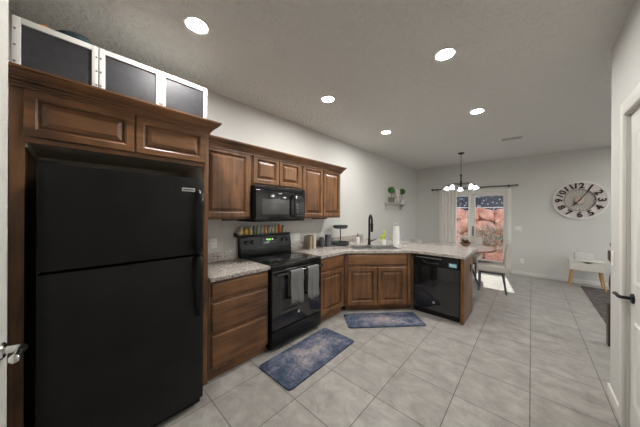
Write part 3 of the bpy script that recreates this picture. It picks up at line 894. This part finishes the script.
dup(bx, (.56, .456, 2.251), PI/2, 'white-framed grey storage box over the refrigerator, rightmost of three, above the cabinet corner')
bun = thing('cloth_bundle', 'dark blue-green rounded bundle with an orange tip on the leftmost storage box', 'bag', (.46, .015, 2.251+BH+.0005), 0)
b1 = MB(); n = 16
vs, fs = [], []
for i in range(n+1):
    t = i/n; y = -.13+.25*t; hh = .010+.062*math.sin(PI*t)**.8; ww = .015+.08*math.sin(PI*t)**.7
    for k in range(12):
        a = PI*k/11
        vs.append((ww*math.cos(a), y, hh*math.sin(a)))
for i in range(n):
    for k in range(12):
        k2 = (k+1) % 12
        fs.append((i*12+k, i*12+k2, i*12+12+k2, i*12+12+k))
fs.append(tuple(range(12))); fs.append(tuple(n*12+k for k in range(12)))
MB().raw(vs, fs).build('cloth', teal_m, bun, angle=60)
MB().ball((0.03, -.138, .028), .018, 12, (1, 1.2, .8)).build('tip', orange_m, bun)

# ------------------------------------------------------------------ spice rack on the stove backguard
sr = thing('spice_rack', 'thin black shelf of spice bottles resting on the stove backguard', 'shelf', (.012, 1.375, 1.1795), 0)
MB().box(0, -.06, 0, .10, .735, .010, .002).box(.094, -.06, .010, .10, .735, .022, .001).build('shelf', black_satin, sr)
MB().box(0, -.055, .010, .006, -.04, .05, .001).build('bracket', black_satin, sr)
MB().box(0, .715, .010, .006, .73, .05, .001).build('bracket', black_satin, sr)
spice = [(.034, .088, (.78, .68, .45), (.60, .57, .50), 'wide jar of pale cream powder at the left end of the spice shelf', 'cream'),
         (.030, .085, (.80, .48, .06), (.60, .52, .34), 'jar of yellow-orange spice, second from the left on the spice shelf', 'y'),
         (.026, .088, (.80, .60, .42), (.66, .60, .50), 'peach-coloured spice jar, third from the left on the spice shelf', 'p'),
         (.022, .095, (.20, .24, .10), (.30, .30, .26), 'dark green herb jar, fourth from the left on the spice shelf', 'g'),
         (.026, .090, (.50, .52, .38), (.62, .62, .58), 'grey-green herb jar, fifth from the left on the spice shelf', 'gg'),
         (.025, .088, (.58, .57, .52), (.55, .55, .54), 'pale grey spice jar, sixth from the left on the spice shelf', 'gr'),
         (.025, .096, (.75, .46, .20), (.60, .42, .24), 'orange-brown spice jar, seventh from the left on the spice shelf', 'o'),
         (.026, .093, (.76, .68, .54), (.30, .28, .26), 'pale spice jar with a dark lid, eighth from the left on the spice shelf', 'pl'),
         (.026, .092, (.60, .57, .38), (.50, .48, .42), 'olive spice jar, ninth from the left on the spice shelf', 'ol'),
         (.024, .095, (.72, .56, .38), (.60, .52, .44), 'tan spice jar, third from the right end of the spice shelf', 't'),
         (.033, .098, (.62, .22, .03), (.55, .20, .03), 'bright orange bottle, second from the right end of the spice shelf', 'ob'),
         (.024, .085, (.60, .56, .48), (.10, .09, .08), 'small white bottle with dark cap at the right end of the spice shelf', 'w')]
yy = 1.345
for i, (r, h, c, lc, lab, k) in enumerate(spice):
    yy += r+.003
    j = thing('spice_jar', lab, 'spice jar', (.056, yy, 1.1905), 0, 'spice jars on the stove shelf')
    MB().lathe([(r*.92, 0), (r, .004), (r, h*.78), (r*.72, h*.9), (r*.70, h)], 18).build('jar', simple('spice_'+k, c, .25, coat=.6), j)
    MB().lathe([(r*.74, h), (r*.76, h+.002), (r*.76, h+.017), (r*.70, h+.020)], 18).build('lid', simple('lid_'+k, lc, .4), j)
    yy += r+.003

# ------------------------------------------------------------------ things on the countertop
CT = .9155
def book(x, y, t, h, d, cov, lab, lean=0):
    b = thing('book', lab, 'book', (x, y, CT), PI/2, 'books standing by the stove')
    MB().box(0, 0, 0, t, .006, h, .002).box(0, .006, 0, .004, d, h, .001).box(t-.004, .006, 0, t, d, h, .001).build('cover', cov, b)
    MB().box(.0045, .0065, .004, t-.0045, d-.004, h-.004).build('pages', white_matte, b)
book(.165, 2.470, .036, .200, .13, book_tan, 'tan book standing on the counter right of the stove, leftmost of three')
book(.160, 2.508, .030, .208, .125, book_brown, 'dark brown book standing between a tan and a cream book right of the stove')
book(.165, 2.540, .055, .208, .13, book_cream, 'thick cream book standing on the counter right of the stove, rightmost of three')
def canister(x, y, r, h, lab):
    c = thing('canister', lab, 'canister', (x, y, CT), 0, 'slate grey canisters')
    MB().lathe([(r*.92, 0), (r, .006), (r, h*.88), (r*.97, h*.89)], 24).build('body', grey_can, c)
    MB().lathe([(r*1.0, h*.895), (r*1.03, h*.9), (r*1.03, h*.97), (r*.9, h), (.0005, h)], 24).build('lid', grey_can, c)
    return c
canister(.125, 2.770, .040, .155, 'smaller slate grey canister beside the cream book')
canister(.165, 2.885, .054, .195, 'larger slate grey lidded canister left of the two-tier tray')
tr = thing('tiered_tray', 'dark green-black two-tier round tray standing in the counter corner', 'tray', (.215, 3.155, CT), 0)
MB().lathe([(.10, 0), (.145, .012), (.158, .055), (.154, .057), (.140, .018), (.0005, .014)], 36).build('lower_tray', tray_m, tr)
MB().cyl((0, 0, .014), (0, 0, .30), .009).build('pole', black_satin, tr)
MB().lathe([(.085, .285), (.122, .295), (.130, .342), (.126, .343), (.115, .300), (.0005, .297)], 36).build('upper_tray', tray_m, tr)
so = thing('soap_dispenser', 'white soap bottle with a black pump left of the kitchen faucet', 'soap dispenser', (.415, 3.39, CT), DA)
MB().lathe([(.034, 0), (.037, .005), (.037, .11), (.030, .128), (.014, .136), (.014, .142)], 24).build('bottle', white_matte, so)
MB().lathe([(.016, .142), (.016, .158), (.006, .16), (.005, .185), (.011, .187), (.011, .196)], 16).tube([(0, 0, .192), (0, -.02, .193), (0, -.042, .187)], [.007, .006, .005], 8).build('pump', black_satin, so)
gx, gy = dl(.80, .575)
gp = thing('plant_pot', 'small white pot with a yellow-green long-necked ornament right of the faucet', 'pot', (gx, gy, CT), DA)
MB().lathe([(.034, 0), (.042, .004), (.046, .10), (.042, .10), (.040, .09), (.0005, .088)], 24).build('pot', white_matte, gp)
MB().tube([(-.022, 0, .088), (-.024, 0, .125), (-.01, 0, .15), (.012, 0, .15), (.018, 0, .185), (.022, 0, .225), (.010, 0, .240), (-.004, 0, .236)], [.018, .026, .028, .024, .014, .012, .013, .006], 12)\
    .tube([(.018, 0, .15), (.026, 0, .12), (.024, 0, .088)], [.018, .016, .014], 10).build('ornament', yellowgreen, gp)
px_, py_ = dl(1.0, .50)
pt = thing('paper_towel_holder', 'upright steel paper towel holder with a white roll on the counter', 'paper towel', (px_, py_, CT), DA)
MB().lathe([(.085, 0), (.088, .004), (.085, .012), (.0005, .014)], 36).cyl((0, 0, .012), (0, 0, .36), .006).ball((0, 0, .37), .017, 16).build('stand', steel, pt)
MB().lathe([(.020, .016), (.056, .016), (.056, .325), (.020, .325)], 36).build('roll', white_matte, pt)
MB().tube([(.075, -.02, .012), (.076, -.02, .20), (.072, -.02, .25), (.065, -.02, .20)], .003, 8).build('tension_arm', chrome, pt)

# ------------------------------------------------------------------ outlets and switches
def wall_plate(name, label, loc, rot, w, gang, kind):
    t = thing(name, label, 'outlet' if kind == 'o' else 'light switch', loc, rot)
    MB().box(-w/2, -.006, -.0575, w/2, 0, .0575, .003).build('plate', plate_w, t)
    for g in range(gang):
        cx = (g-(gang-1)/2)*.046
        if kind == 'o':
            for z in (-.022, .022):
                MB().box(cx-.016, -.0085, z-.014, cx+.016, -.005, z+.014, .004).mat(1).box(cx-.007, -.009, z-.004, cx-.0045, -.0083, z+.006).box(cx+.0045, -.009, z-.004, cx+.007, -.0083, z+.006).build('socket', [plate_w, black_matte], t)
        else:
            MB().box(cx-.016, -.010, -.033, cx+.016, -.005, .033, .002).build('rocker', plate_w, t)
wall_plate('outlet', 'white wall outlet above the backsplash between refrigerator and stove', (0, 1.082, 1.125), PI/2, .072, 1, 'o')
wall_plate('outlet', 'white double wall outlet above the backsplash right of the stove', (0, 2.335, 1.105), PI/2, .118, 2, 'o')
wall_plate('light_switch', 'white double light switch on the far wall right of the patio door', (2.42, BY, 1.10), 0, .118, 2, 's')
wall_plate('outlet', 'white outlet low on the far wall behind the dining chair', (2.49, BY, .335), 0, .072, 1, 'o')
wall_plate('light_switch', 'white light switch on the near right wall beside the door', (RX, 2.915, 1.13), -PI/2, .072, 1, 's')

# ------------------------------------------------------------------ wall shelf with topiaries
sh = thing('wall_shelf', 'weathered grey shelf with two brackets on the long wall past the sink', 'shelf', (0.001, 5.15, 1.70), 0)
MB().box(0, 0, 0, .15, 1.06, .028, .003).build('board', shelf_m, sh)
for y in (.09, .94):
    MB().xf(Matrix.Translation((0, y, 0)) @ Matrix.Rotation(PI/2, 4, 'X')).prism([(0, -.001), (0, -.15), (.018, -.15), (.06, -.06), (.12, -.03), (.12, -.001)], -.02, .02, .003).build('bracket', shelf_m, sh)
def topiary(y, h, pot, lab):
    t = thing('topiary', lab, 'topiary', (.075, y, 1.7285), 0, 'ball topiaries on the wall shelf')
    if pot == 0: MB().box(-.055, -.055, 0, .055, .055, .13, .004).build('planter', simple('grey_brown_planter', (.20, .17, .14), .7, var=.3, vscale=30), t)
    else: MB().lathe([(.045, 0), (.06, .09), (.055, .09), (.0005, .08)], 20).build('planter', white_matte, t)
    MB().cyl((0, 0, .08), (0, 0, h), .010).build('trunk', book_brown, t)
    bm = bmesh.new(); bmesh.ops.create_icosphere(bm, subdivisions=4, radius=.078)
    for v in bm.verts: v.co *= 1+.07*math.sin(v.co.x*160)*math.sin(v.co.y*150)*math.sin(v.co.z*170)
    MB().xf(Matrix.Translation((0, 0, h+.055))).bm(bm).build('foliage', green_leaf, t)
topiary(5.42, .265, 0, 'round green ball topiary in a square grey-brown planter, left on the wall shelf')
topiary(6.06, .265, 1, 'round green ball topiary in a white pot, right on the wall shelf')
vz = thing('branch_vase', 'pale vase of whitewashed twigs standing between the two topiaries', 'vase', (.075, 5.76, 1.7285), 0)
MB().lathe([(.035, 0), (.055, .05), (.058, .10), (.034, .16), (.030, .19), (.024, .19), (.02, .15)], 24).build('vase', simple('pale_ceramic', (.55, .50, .46), .5, var=.2, vscale=30), vz)
tw = MB(); r2 = random.Random(3)
for k in range(60):
    a = r2.uniform(0, 6.28); sp = r2.uniform(.2, 1)
    e = Vector((.045*math.cos(a)*sp, .15*math.sin(a)*sp, r2.uniform(.20, .43)))
    tw.tube([(0, 0, .15), (e.x*.35, e.y*.3, .22), (e.x*.9, e.y*.85, e.z*.8), e], [.005, .005, .004, .002], 6)
    tw.ball(e, r2.uniform(.014, .026), 8)
tw.build('twigs', simple('whitewashed_twigs', (.74, .70, .66), .8), vz)
jr = MB().lathe([(.028, 0), (.030, .004), (.030, .10), (.026, .105), (.0005, .105)], 20).build('candle', white_matte, None, (.085, 5.585, 1.7285))
tag(jr, 'small white candle on the wall shelf beside the left topiary', 'candle')

# ------------------------------------------------------------------ curtain and rod
rd_ = thing('curtain_rod', 'long dark bronze curtain rod with finials above the patio door', 'curtain rod', (0, BY-.10, 2.155), 0)
MB().cyl((.56, 0, 0), (2.33, 0, 0), .013).build('rod', bronze, rd_)
for x, sg in ((.56, -1), (2.33, 1)):
    MB().lathe([(.014, 0), (.024, .005), (.024, .018), (.012, .024), (.026, .045), (.030, .065), (.022, .088), (.004, .098)], 18, (x, 0, 0), (sg, 0, 0)).build('finial', bronze if sg < 0 else nickel, rd_)
for x in (.60, 2.24):
    MB().box(x-.012, .085, -.035, x+.012, .0995, .035, .002).box(x-.006, -.005, -.022, x+.006, .086, -.012).build('bracket', bronze, rd_)
cu = thing('curtain', 'white fabric curtain hanging from the rod at the left of the patio door', 'curtain', (0, BY-.10, 0), 0)
def drape(x0, x1, nf, amp):
    n = nf*12; vs, fs = [], []
    rows = [(.015, 1.15), (.6, 1.1), (1.3, 1.0), (1.9, .9), (2.10, .8), (2.172, .5)]
    for z, k in rows:
        for i in range(n+1):
            t = i/n
            vs.append((x0+(x1-x0)*t, -.018+amp*k*math.sin(2*PI*nf*t)-.015*k+.02*math.sin(3*t+z), z))
    for r in range(len(rows)-1):
        for i in range(n):
            fs.append((r*(n+1)+i, r*(n+1)+i+1, (r+1)*(n+1)+i+1, (r+1)*(n+1)+i))
    o = MB().raw(vs, fs).build('drape', curtain_m, cu, angle=80)
    md = o.modifiers.new('thickness', 'SOLIDIFY'); md.thickness = .004
drape(.70, 1.14, 5, .032)
for k in range(6):
    MB().lathe([(.0175, -.004), (.020, 0), (.0175, .004)], 16, (.72+k*.08, 0, 2.155), (1, 0, 0), cap=False).build('ring', bronze, cu)

# ------------------------------------------------------------------ chandelier
ch = thing('chandelier', 'bronze five-arm chandelier with lit frosted glass shades hanging over the dining table', 'chandelier', (1.478, 5.96, CZ), 0)
MB().lathe([(.065, 0), (.065, -.012), (.05, -.026), (.012, -.034), (.010, -.05)], 28).build('canopy', bronze, ch)
chn = MB()
for k in range(13):
    z = -.055-.034*k
    pts = [Vector((.009*math.cos(a), 0, z+.021*math.sin(a))) for a in [2*PI*q/10 for q in range(10)]]
    if k % 2: pts = [Vector((0, p.x, p.z)) for p in pts]
    chn.tube(pts, .003, 6, closed=True)
chn.build('chain', bronze, ch)
MB().lathe([(.006, -.48), (.022, -.50), (.026, -.515), (.014, -.53), (.014, -.62), (.030, -.66), (.036, -.70), (.026, -.735), (.012, -.75), (.018, -.77), (.004, -.79)], 20).build('column', bronze, ch)
for k in range(5):
    a = 2*PI*k/5+.55
    ca, sa = math.cos(a), math.sin(a)
    pts = []
    for q in range(13):
        t = q/12
        r = .02+.25*t; z = -.70-.03*math.sin(PI*t*1.0)+.10*math.sin(PI*min(1, t*1.15))*t - .02*t
        pts.append((r*ca, r*sa, z))
    am = MB().tube(pts, .008, 8).build('arm', bronze, ch)
    e = Vector(pts[-1]); d = Vector((ca*.45, sa*.45, -1)).normalized()
    MB().lathe([(.012, -.012), (.022, 0), (.022, .03), (.018, .034)], 14, e, d).build('socket', bronze, am)
    MB().lathe([(.022, .022), (.034, .038), (.044, .062), (.052, .090), (.064, .112), (.061, .113), (.048, .090), (.040, .062), (.029, .04), (.018, .026)], 24, e, d, cap=False).build('shade', shade_m, am)
    MB().ball(e+d*.06, .02, 12).build('bulb', bulb_m, am)

# ------------------------------------------------------------------ dining table, bowl, chairs
TX, TY = 1.47, 5.65
dt = thing('dining_table', 'round wooden dining table with slanted dark metal legs behind the peninsula', 'table', (TX, TY, 0), 0)
MB().lathe([(.0005, .728), (.664, .728), (.664, .760), (.0005, .760)], 72).build('tabletop', simple('tabletop_pale_sheen', (.50, .47, .46), .12, var=.08, vscale=8), dt)  # bright reflection on the wood top painted in as a pale base colour
MB().lathe([(.6645, .728), (.678, .730), (.684, .738), (.684, .754), (.678, .7605), (.6645, .7605), (.6645, .728)], 72, cap=False).build('edge_band', table_wood, dt)
MB().lathe([(.26, .712), (.26, .7275), (.0005, .7275)], 32).build('mounting_plate', leg_blue, dt)
for k in range(4):
    a = k*PI/2-.30
    ca, sa = math.cos(a), math.sin(a)
    MB().tube([(.16*ca, .16*sa, .712), (.30*ca, .30*sa, .35), (.44*ca, .44*sa, .006)], [.022, .019, .016], 10).build('leg', leg_blue, dt)
MB().tube([(.31*math.cos(q*PI/2-.30), .31*math.sin(q*PI/2-.30), .33) for q in range(4)], .009, 8, closed=True).build('stretcher', leg_blue, dt)
bw = thing('bowl', 'shallow brown bowl holding dark round pieces on the dining table', 'bowl', (1.60, 5.80, .7605), 0)
MB().lathe([(.045, 0), (.05, .006), (.095, .045), (.112, .07), (.107, .07), (.088, .045), (.045, .012), (.0005, .010)], 36).build('bowl', table_wood, bw)
nutm = simple('dark_brown_ball', (.075, .035, .022), .5, var=.5, vscale=60)
bp = [(0, 0, .050), (.062, 0, .072), (-.031, .054, .072), (-.031, -.054, .072), (.02, .035, .112), (-.04, -.003, .114), (.025, -.036, .112)]
bl = ['dark brown ball in the middle bottom of the bowl', 'dark brown ball at the right of the bowl', 'dark brown ball at the far left of the bowl', 'dark brown ball at the near left of the bowl',
      'dark brown ball on top of the bowl pile, at the back', 'dark brown ball on top of the bowl pile, at the left', 'dark brown ball on top of the bowl pile, at the front right']
for p, l in zip(bp, bl):
    bm = bmesh.new(); bmesh.ops.create_icosphere(bm, subdivisions=3, radius=.035)
    for v in bm.verts: v.co *= 1+.05*math.sin(v.co.x*190)*math.sin(v.co.y*180)*math.cos(v.co.z*160)
    o = MB().bm(bm).build('decorative_ball', nutm, None, (1.60+p[0], 5.80+p[1], .7605+p[2]))
    tag(o, l, 'decorative ball', 'balls in the table bowl')

def cushion(x0, y0, z0, x1, y1, z1, bev):
    return MB().box(x0, y0, z0, x1, y1, z1, bev, 4)
dc = thing('dining_chair', 'cream upholstered dining chair with grey legs at the right side of the dining table', 'chair', (2.09, 5.50, 0), R_(-84), 'cream dining chairs')
cushion(-.235, -.23, .385, .235, .20, .515, .030).build('seat', cream_fab, dc, angle=60)
MB().box(-.215, -.20, .350, .215, .19, .386, .006).build('seat_frame', leg_blue, dc)
bk = MB(); nb = 8; vs, fs = [], []
for i in range(nb+1):
    t = i/nb; z = .40+.50*t; yb = .165+.05*t+.012*t*t; th = .085-.025*t; hw = .232-.012*t
    r = .5 if i in (0, nb) else 1
    for x, y in ((-hw*(.97 if r < 1 else 1), yb+(th*.25 if r < 1 else .012)), (-hw+.02, yb+(th*.2 if r < 1 else 0)), (hw-.02, yb+(th*.2 if r < 1 else 0)), (hw*(.97 if r < 1 else 1), yb+(th*.25 if r < 1 else .012)),
                 (hw*(.97 if r < 1 else 1), yb+th*(.75 if r < 1 else .86)), (hw-.02, yb+th*(.8 if r < 1 else 1)), (-hw+.02, yb+th*(.8 if r < 1 else 1)), (-hw*(.97 if r < 1 else 1), yb+th*(.75 if r < 1 else .86))):
        vs.append((x, y, z+(.012 if i == nb and abs(x) < hw-.01 else 0)))
for i in range(nb):
    for k in range(8):
        fs.append((i*8+k, i*8+(k+1) % 8, i*8+8+(k+1) % 8, i*8+8+k))
fs.append(tuple(range(8))); fs.append(tuple(nb*8+k for k in range(8)))
bko = bk.raw(vs, fs).build('backrest', cream_fab, dc, angle=70)
for lx in (-.195, .195):
    MB().tube([(lx, -.185, .352), (lx*1.03, -.20, .0)], [.021, .015], 10).build('leg', leg_blue, dc)
    MB().tube([(lx, .165, .352), (lx*1.03, .215, .0)], [.021, .015], 10).build('leg', leg_blue, dc)
dup(dc, (1.02, 5.17, 0), R_(136), 'cream dining chair at the left of the table, only its back seen over the counter')
dup(dc, (1.57, 6.22, 0), R_(-4), 'cream dining chair on the far side of the table, before the patio door')

# ------------------------------------------------------------------ wall clock
ck_ = thing('wall_clock', 'large round whitewashed wall clock with black numerals on the far wall', 'clock', (3.40, BY-.002, 1.765), 0)
pinkw = simple('whitewashed_wood', (.60, .545, .53), .7, var=.12, vscale=9)
rimw = simple('clock_rim_white', (.72, .70, .68), .6)
hubm = simple('clock_hub', (.52, .43, .35), .6, var=.2, vscale=30)
def ring(name, r0, r1, y0, y1, mt, par):
    return MB().lathe([(r0, y0), (r1, y0), (r1, y1), (r0, y1), (r0, y0)], 72, (0, 0, 0), (0, -1, 0), cap=False).build(name, mt, par)
face = ring('face', .232, .375, .006, .022, pinkw, ck_)
ring('rim', .376, .402, .0, .028, rimw, ck_)
ring('inner_ring', .222, .2315, .004, .028, simple('brown_ring', (.16, .11, .075), .6), ck_)
MB().lathe([(.221, .001), (.221, .004), (.0005, .004)], 64, (0, 0, 0), (0, -1, 0)).build('back_disc', simple('clock_back', (.52, .50, .46), .7), ck_)
spk = MB()
for k in range(24):
    a = 2*PI*k/24
    spk.tube([(.05*math.cos(a), -.012, .05*math.sin(a)), (.2215*math.cos(a), -.012, .2215*math.sin(a))], .0022, 6)
spk.build('spokes', nickel, ck_)
MB().lathe([(.074, .005), (.074, .026), (.066, .032), (.0005, .033)], 36, (0, 0, 0), (0, -1, 0)).build('hub', hubm, ck_)
ink = simple('clock_black', (.012, .012, .013), .5)
dgp = None
for n in range(1, 13):
    a = 2*PI*n/12
    cu_ = bpy.data.curves.new('numeral', 'FONT'); cu_.body = str(n); cu_.size = .155; cu_.extrude = .0005; cu_.bevel_depth = .0055; cu_.bevel_resolution = 1
    cu_.align_x = 'CENTER'; cu_.align_y = 'CENTER'
    to = bpy.data.objects.new('numeral_text', cu_); COL.objects.link(to)
    me = bpy.data.meshes.new_from_object(to.evaluated_get(bpy.context.evaluated_depsgraph_get()))
    bpy.data.objects.remove(to); bpy.data.curves.remove(cu_)
    xs = [v.co.x for v in me.vertices]; ys = [v.co.y for v in me.vertices]
    cx, cy = (min(xs)+max(xs))/2, (min(ys)+max(ys))/2
    for v in me.vertices: v.co.x = (v.co.x-cx)*1.08; v.co.y -= cy
    me.name = 'numeral'; me.materials.clear(); me.materials.append(ink)
    o = bpy.data.objects.new('numeral', me); COL.objects.link(o); o.parent = ck_
    tilt = -a if n not in (4, 5, 6, 7, 8) else -(a-PI)
    o.location = (.305*math.sin(a), -.0280, .305*math.cos(a))
    o.rotation_euler = (Matrix.Rotation(PI/2, 3, 'X') @ Matrix.Rotation(tilt, 3, 'Z')).to_euler()
    o['label'] = 'black numeral %d' % n
def hand(ang, l0, l1, w, y):
    d = Vector((math.sin(ang), 0, math.cos(ang))); p = Vector((d.z, 0, -d.x))
    vs = []
    for yy_ in (y, y-.003):
        for q, ww in ((-l0, w*.6), (l1*.75, w), (l1, w*.15)):
            c0 = d*q
            vs += [tuple(c0+p*ww+Vector((0, yy_, 0))), tuple(c0-p*ww+Vector((0, yy_, 0)))]
    fs = [(0, 1, 3, 2), (2, 3, 5, 4), (6, 8, 9, 7), (8, 10, 11, 9)]
    for a_, b_ in ((0, 2), (2, 4), (4, 5), (5, 3), (3, 1), (1, 0)): fs.append((a_, b_, b_+6, a_+6))
    MB().raw(vs, fs).build('hand', ink, ck_, smooth=False)
hand(2*PI*5.3/60, .05, .29, .008, -.035)
hand(2*PI*7.4/12, .04, .17, .012, -.040)

# ------------------------------------------------------------------ side table with drawer, box, rug, post
sd = thing('side_table', 'small white one-drawer side table on slanted oak legs under the clock', 'side table', (3.225, 6.83, 0), 0)
TW, TD = .47, .34
cream_p = simple('ivory_paint', (.66, .64, .58), .4)
MB().box(0, .0, .352, .016, TD, .53, .003).box(TW-.016, .0, .352, TW, TD, .53, .003).box(.016, .0, .352, TW-.016, TD, .368, .002).box(.016, TD-.012, .368, TW-.016, TD, .514).box(0, .0, .5305, TW, TD, .546, .003).build('body', cream_p, sd)
dwm = MB()
z0, z1 = .372, .5255
pts = [(.018, z0), (TW-.018, z0), (TW-.018, z1)]
nn = 14
for k in range(nn+1):
    t = k/nn; x = TW/2+.075-.15*t; pts.append((x, z1-.026*math.sin(PI*t)**.6))
pts.append((.018, z1))
dwm.xf(Matrix.Rotation(PI/2, 4, 'X')).prism([(x, z) for x, z in pts], -.016, 0.0, 0)
dwm.build('drawer', cream_p, sd)
MB().box(.02, .03, .372, TW-.02, .035, .512).build('drawer_back', black_matte, sd)
for lx, ly, ox, oy in ((.05, .05, -.045, -.035), (TW-.05, .05, .045, -.035), (.05, TD-.05, -.045, .035), (TW-.05, TD-.05, .045, .035)):
    MB().cyl((lx+ox, ly+oy, .0065 if ox > 0 else 0), (lx, ly, .352), .012, .020, 14).build('leg', oak, sd)
tb = MB().box(-.125, -.06, 0, .125, .06, .135, .008).build('box', simple('pale_grey_box', (.60, .60, .585), .5), None, (3.43, 7.02, .5465))
tag(tb, 'pale grey box sitting on top of the white side table', 'box')
rg = MB().box(3.39, 3.2, .001, 6.2, 7.06, .006, .002).build('rug', rug_m)
tag(rg, 'brown-grey rug at the right edge beyond the wall corner', 'rug')
nw = thing('newel_post', 'dark brown turned wooden post half hidden behind the near right wall corner', 'post', (3.335, 4.10, .0065), 0)
MB().box(-.052, -.052, 0, .052, .052, .47, .004).build('base', dark_wood, nw)
MB().lathe([(.038, .47), (.040, .485), (.022, .51), (.020, .55), (.034, .60), (.044, .68), (.040, .76), (.022, .86), (.020, .90), (.034, .93), (.036, .95)], 24).build('shaft', dark_wood, nw)
MB().box(-.046, -.046, .95, .046, .046, 1.06, .004).build('block', dark_wood, nw)
MB().lathe([(.03, 1.06), (.018, 1.075), (.016, 1.09), (.034, 1.11), (.038, 1.135), (.026, 1.165), (.014, 1.175), (.026, 1.195), (.022, 1.22), (.003, 1.235)], 24).build('finial', dark_wood, nw)
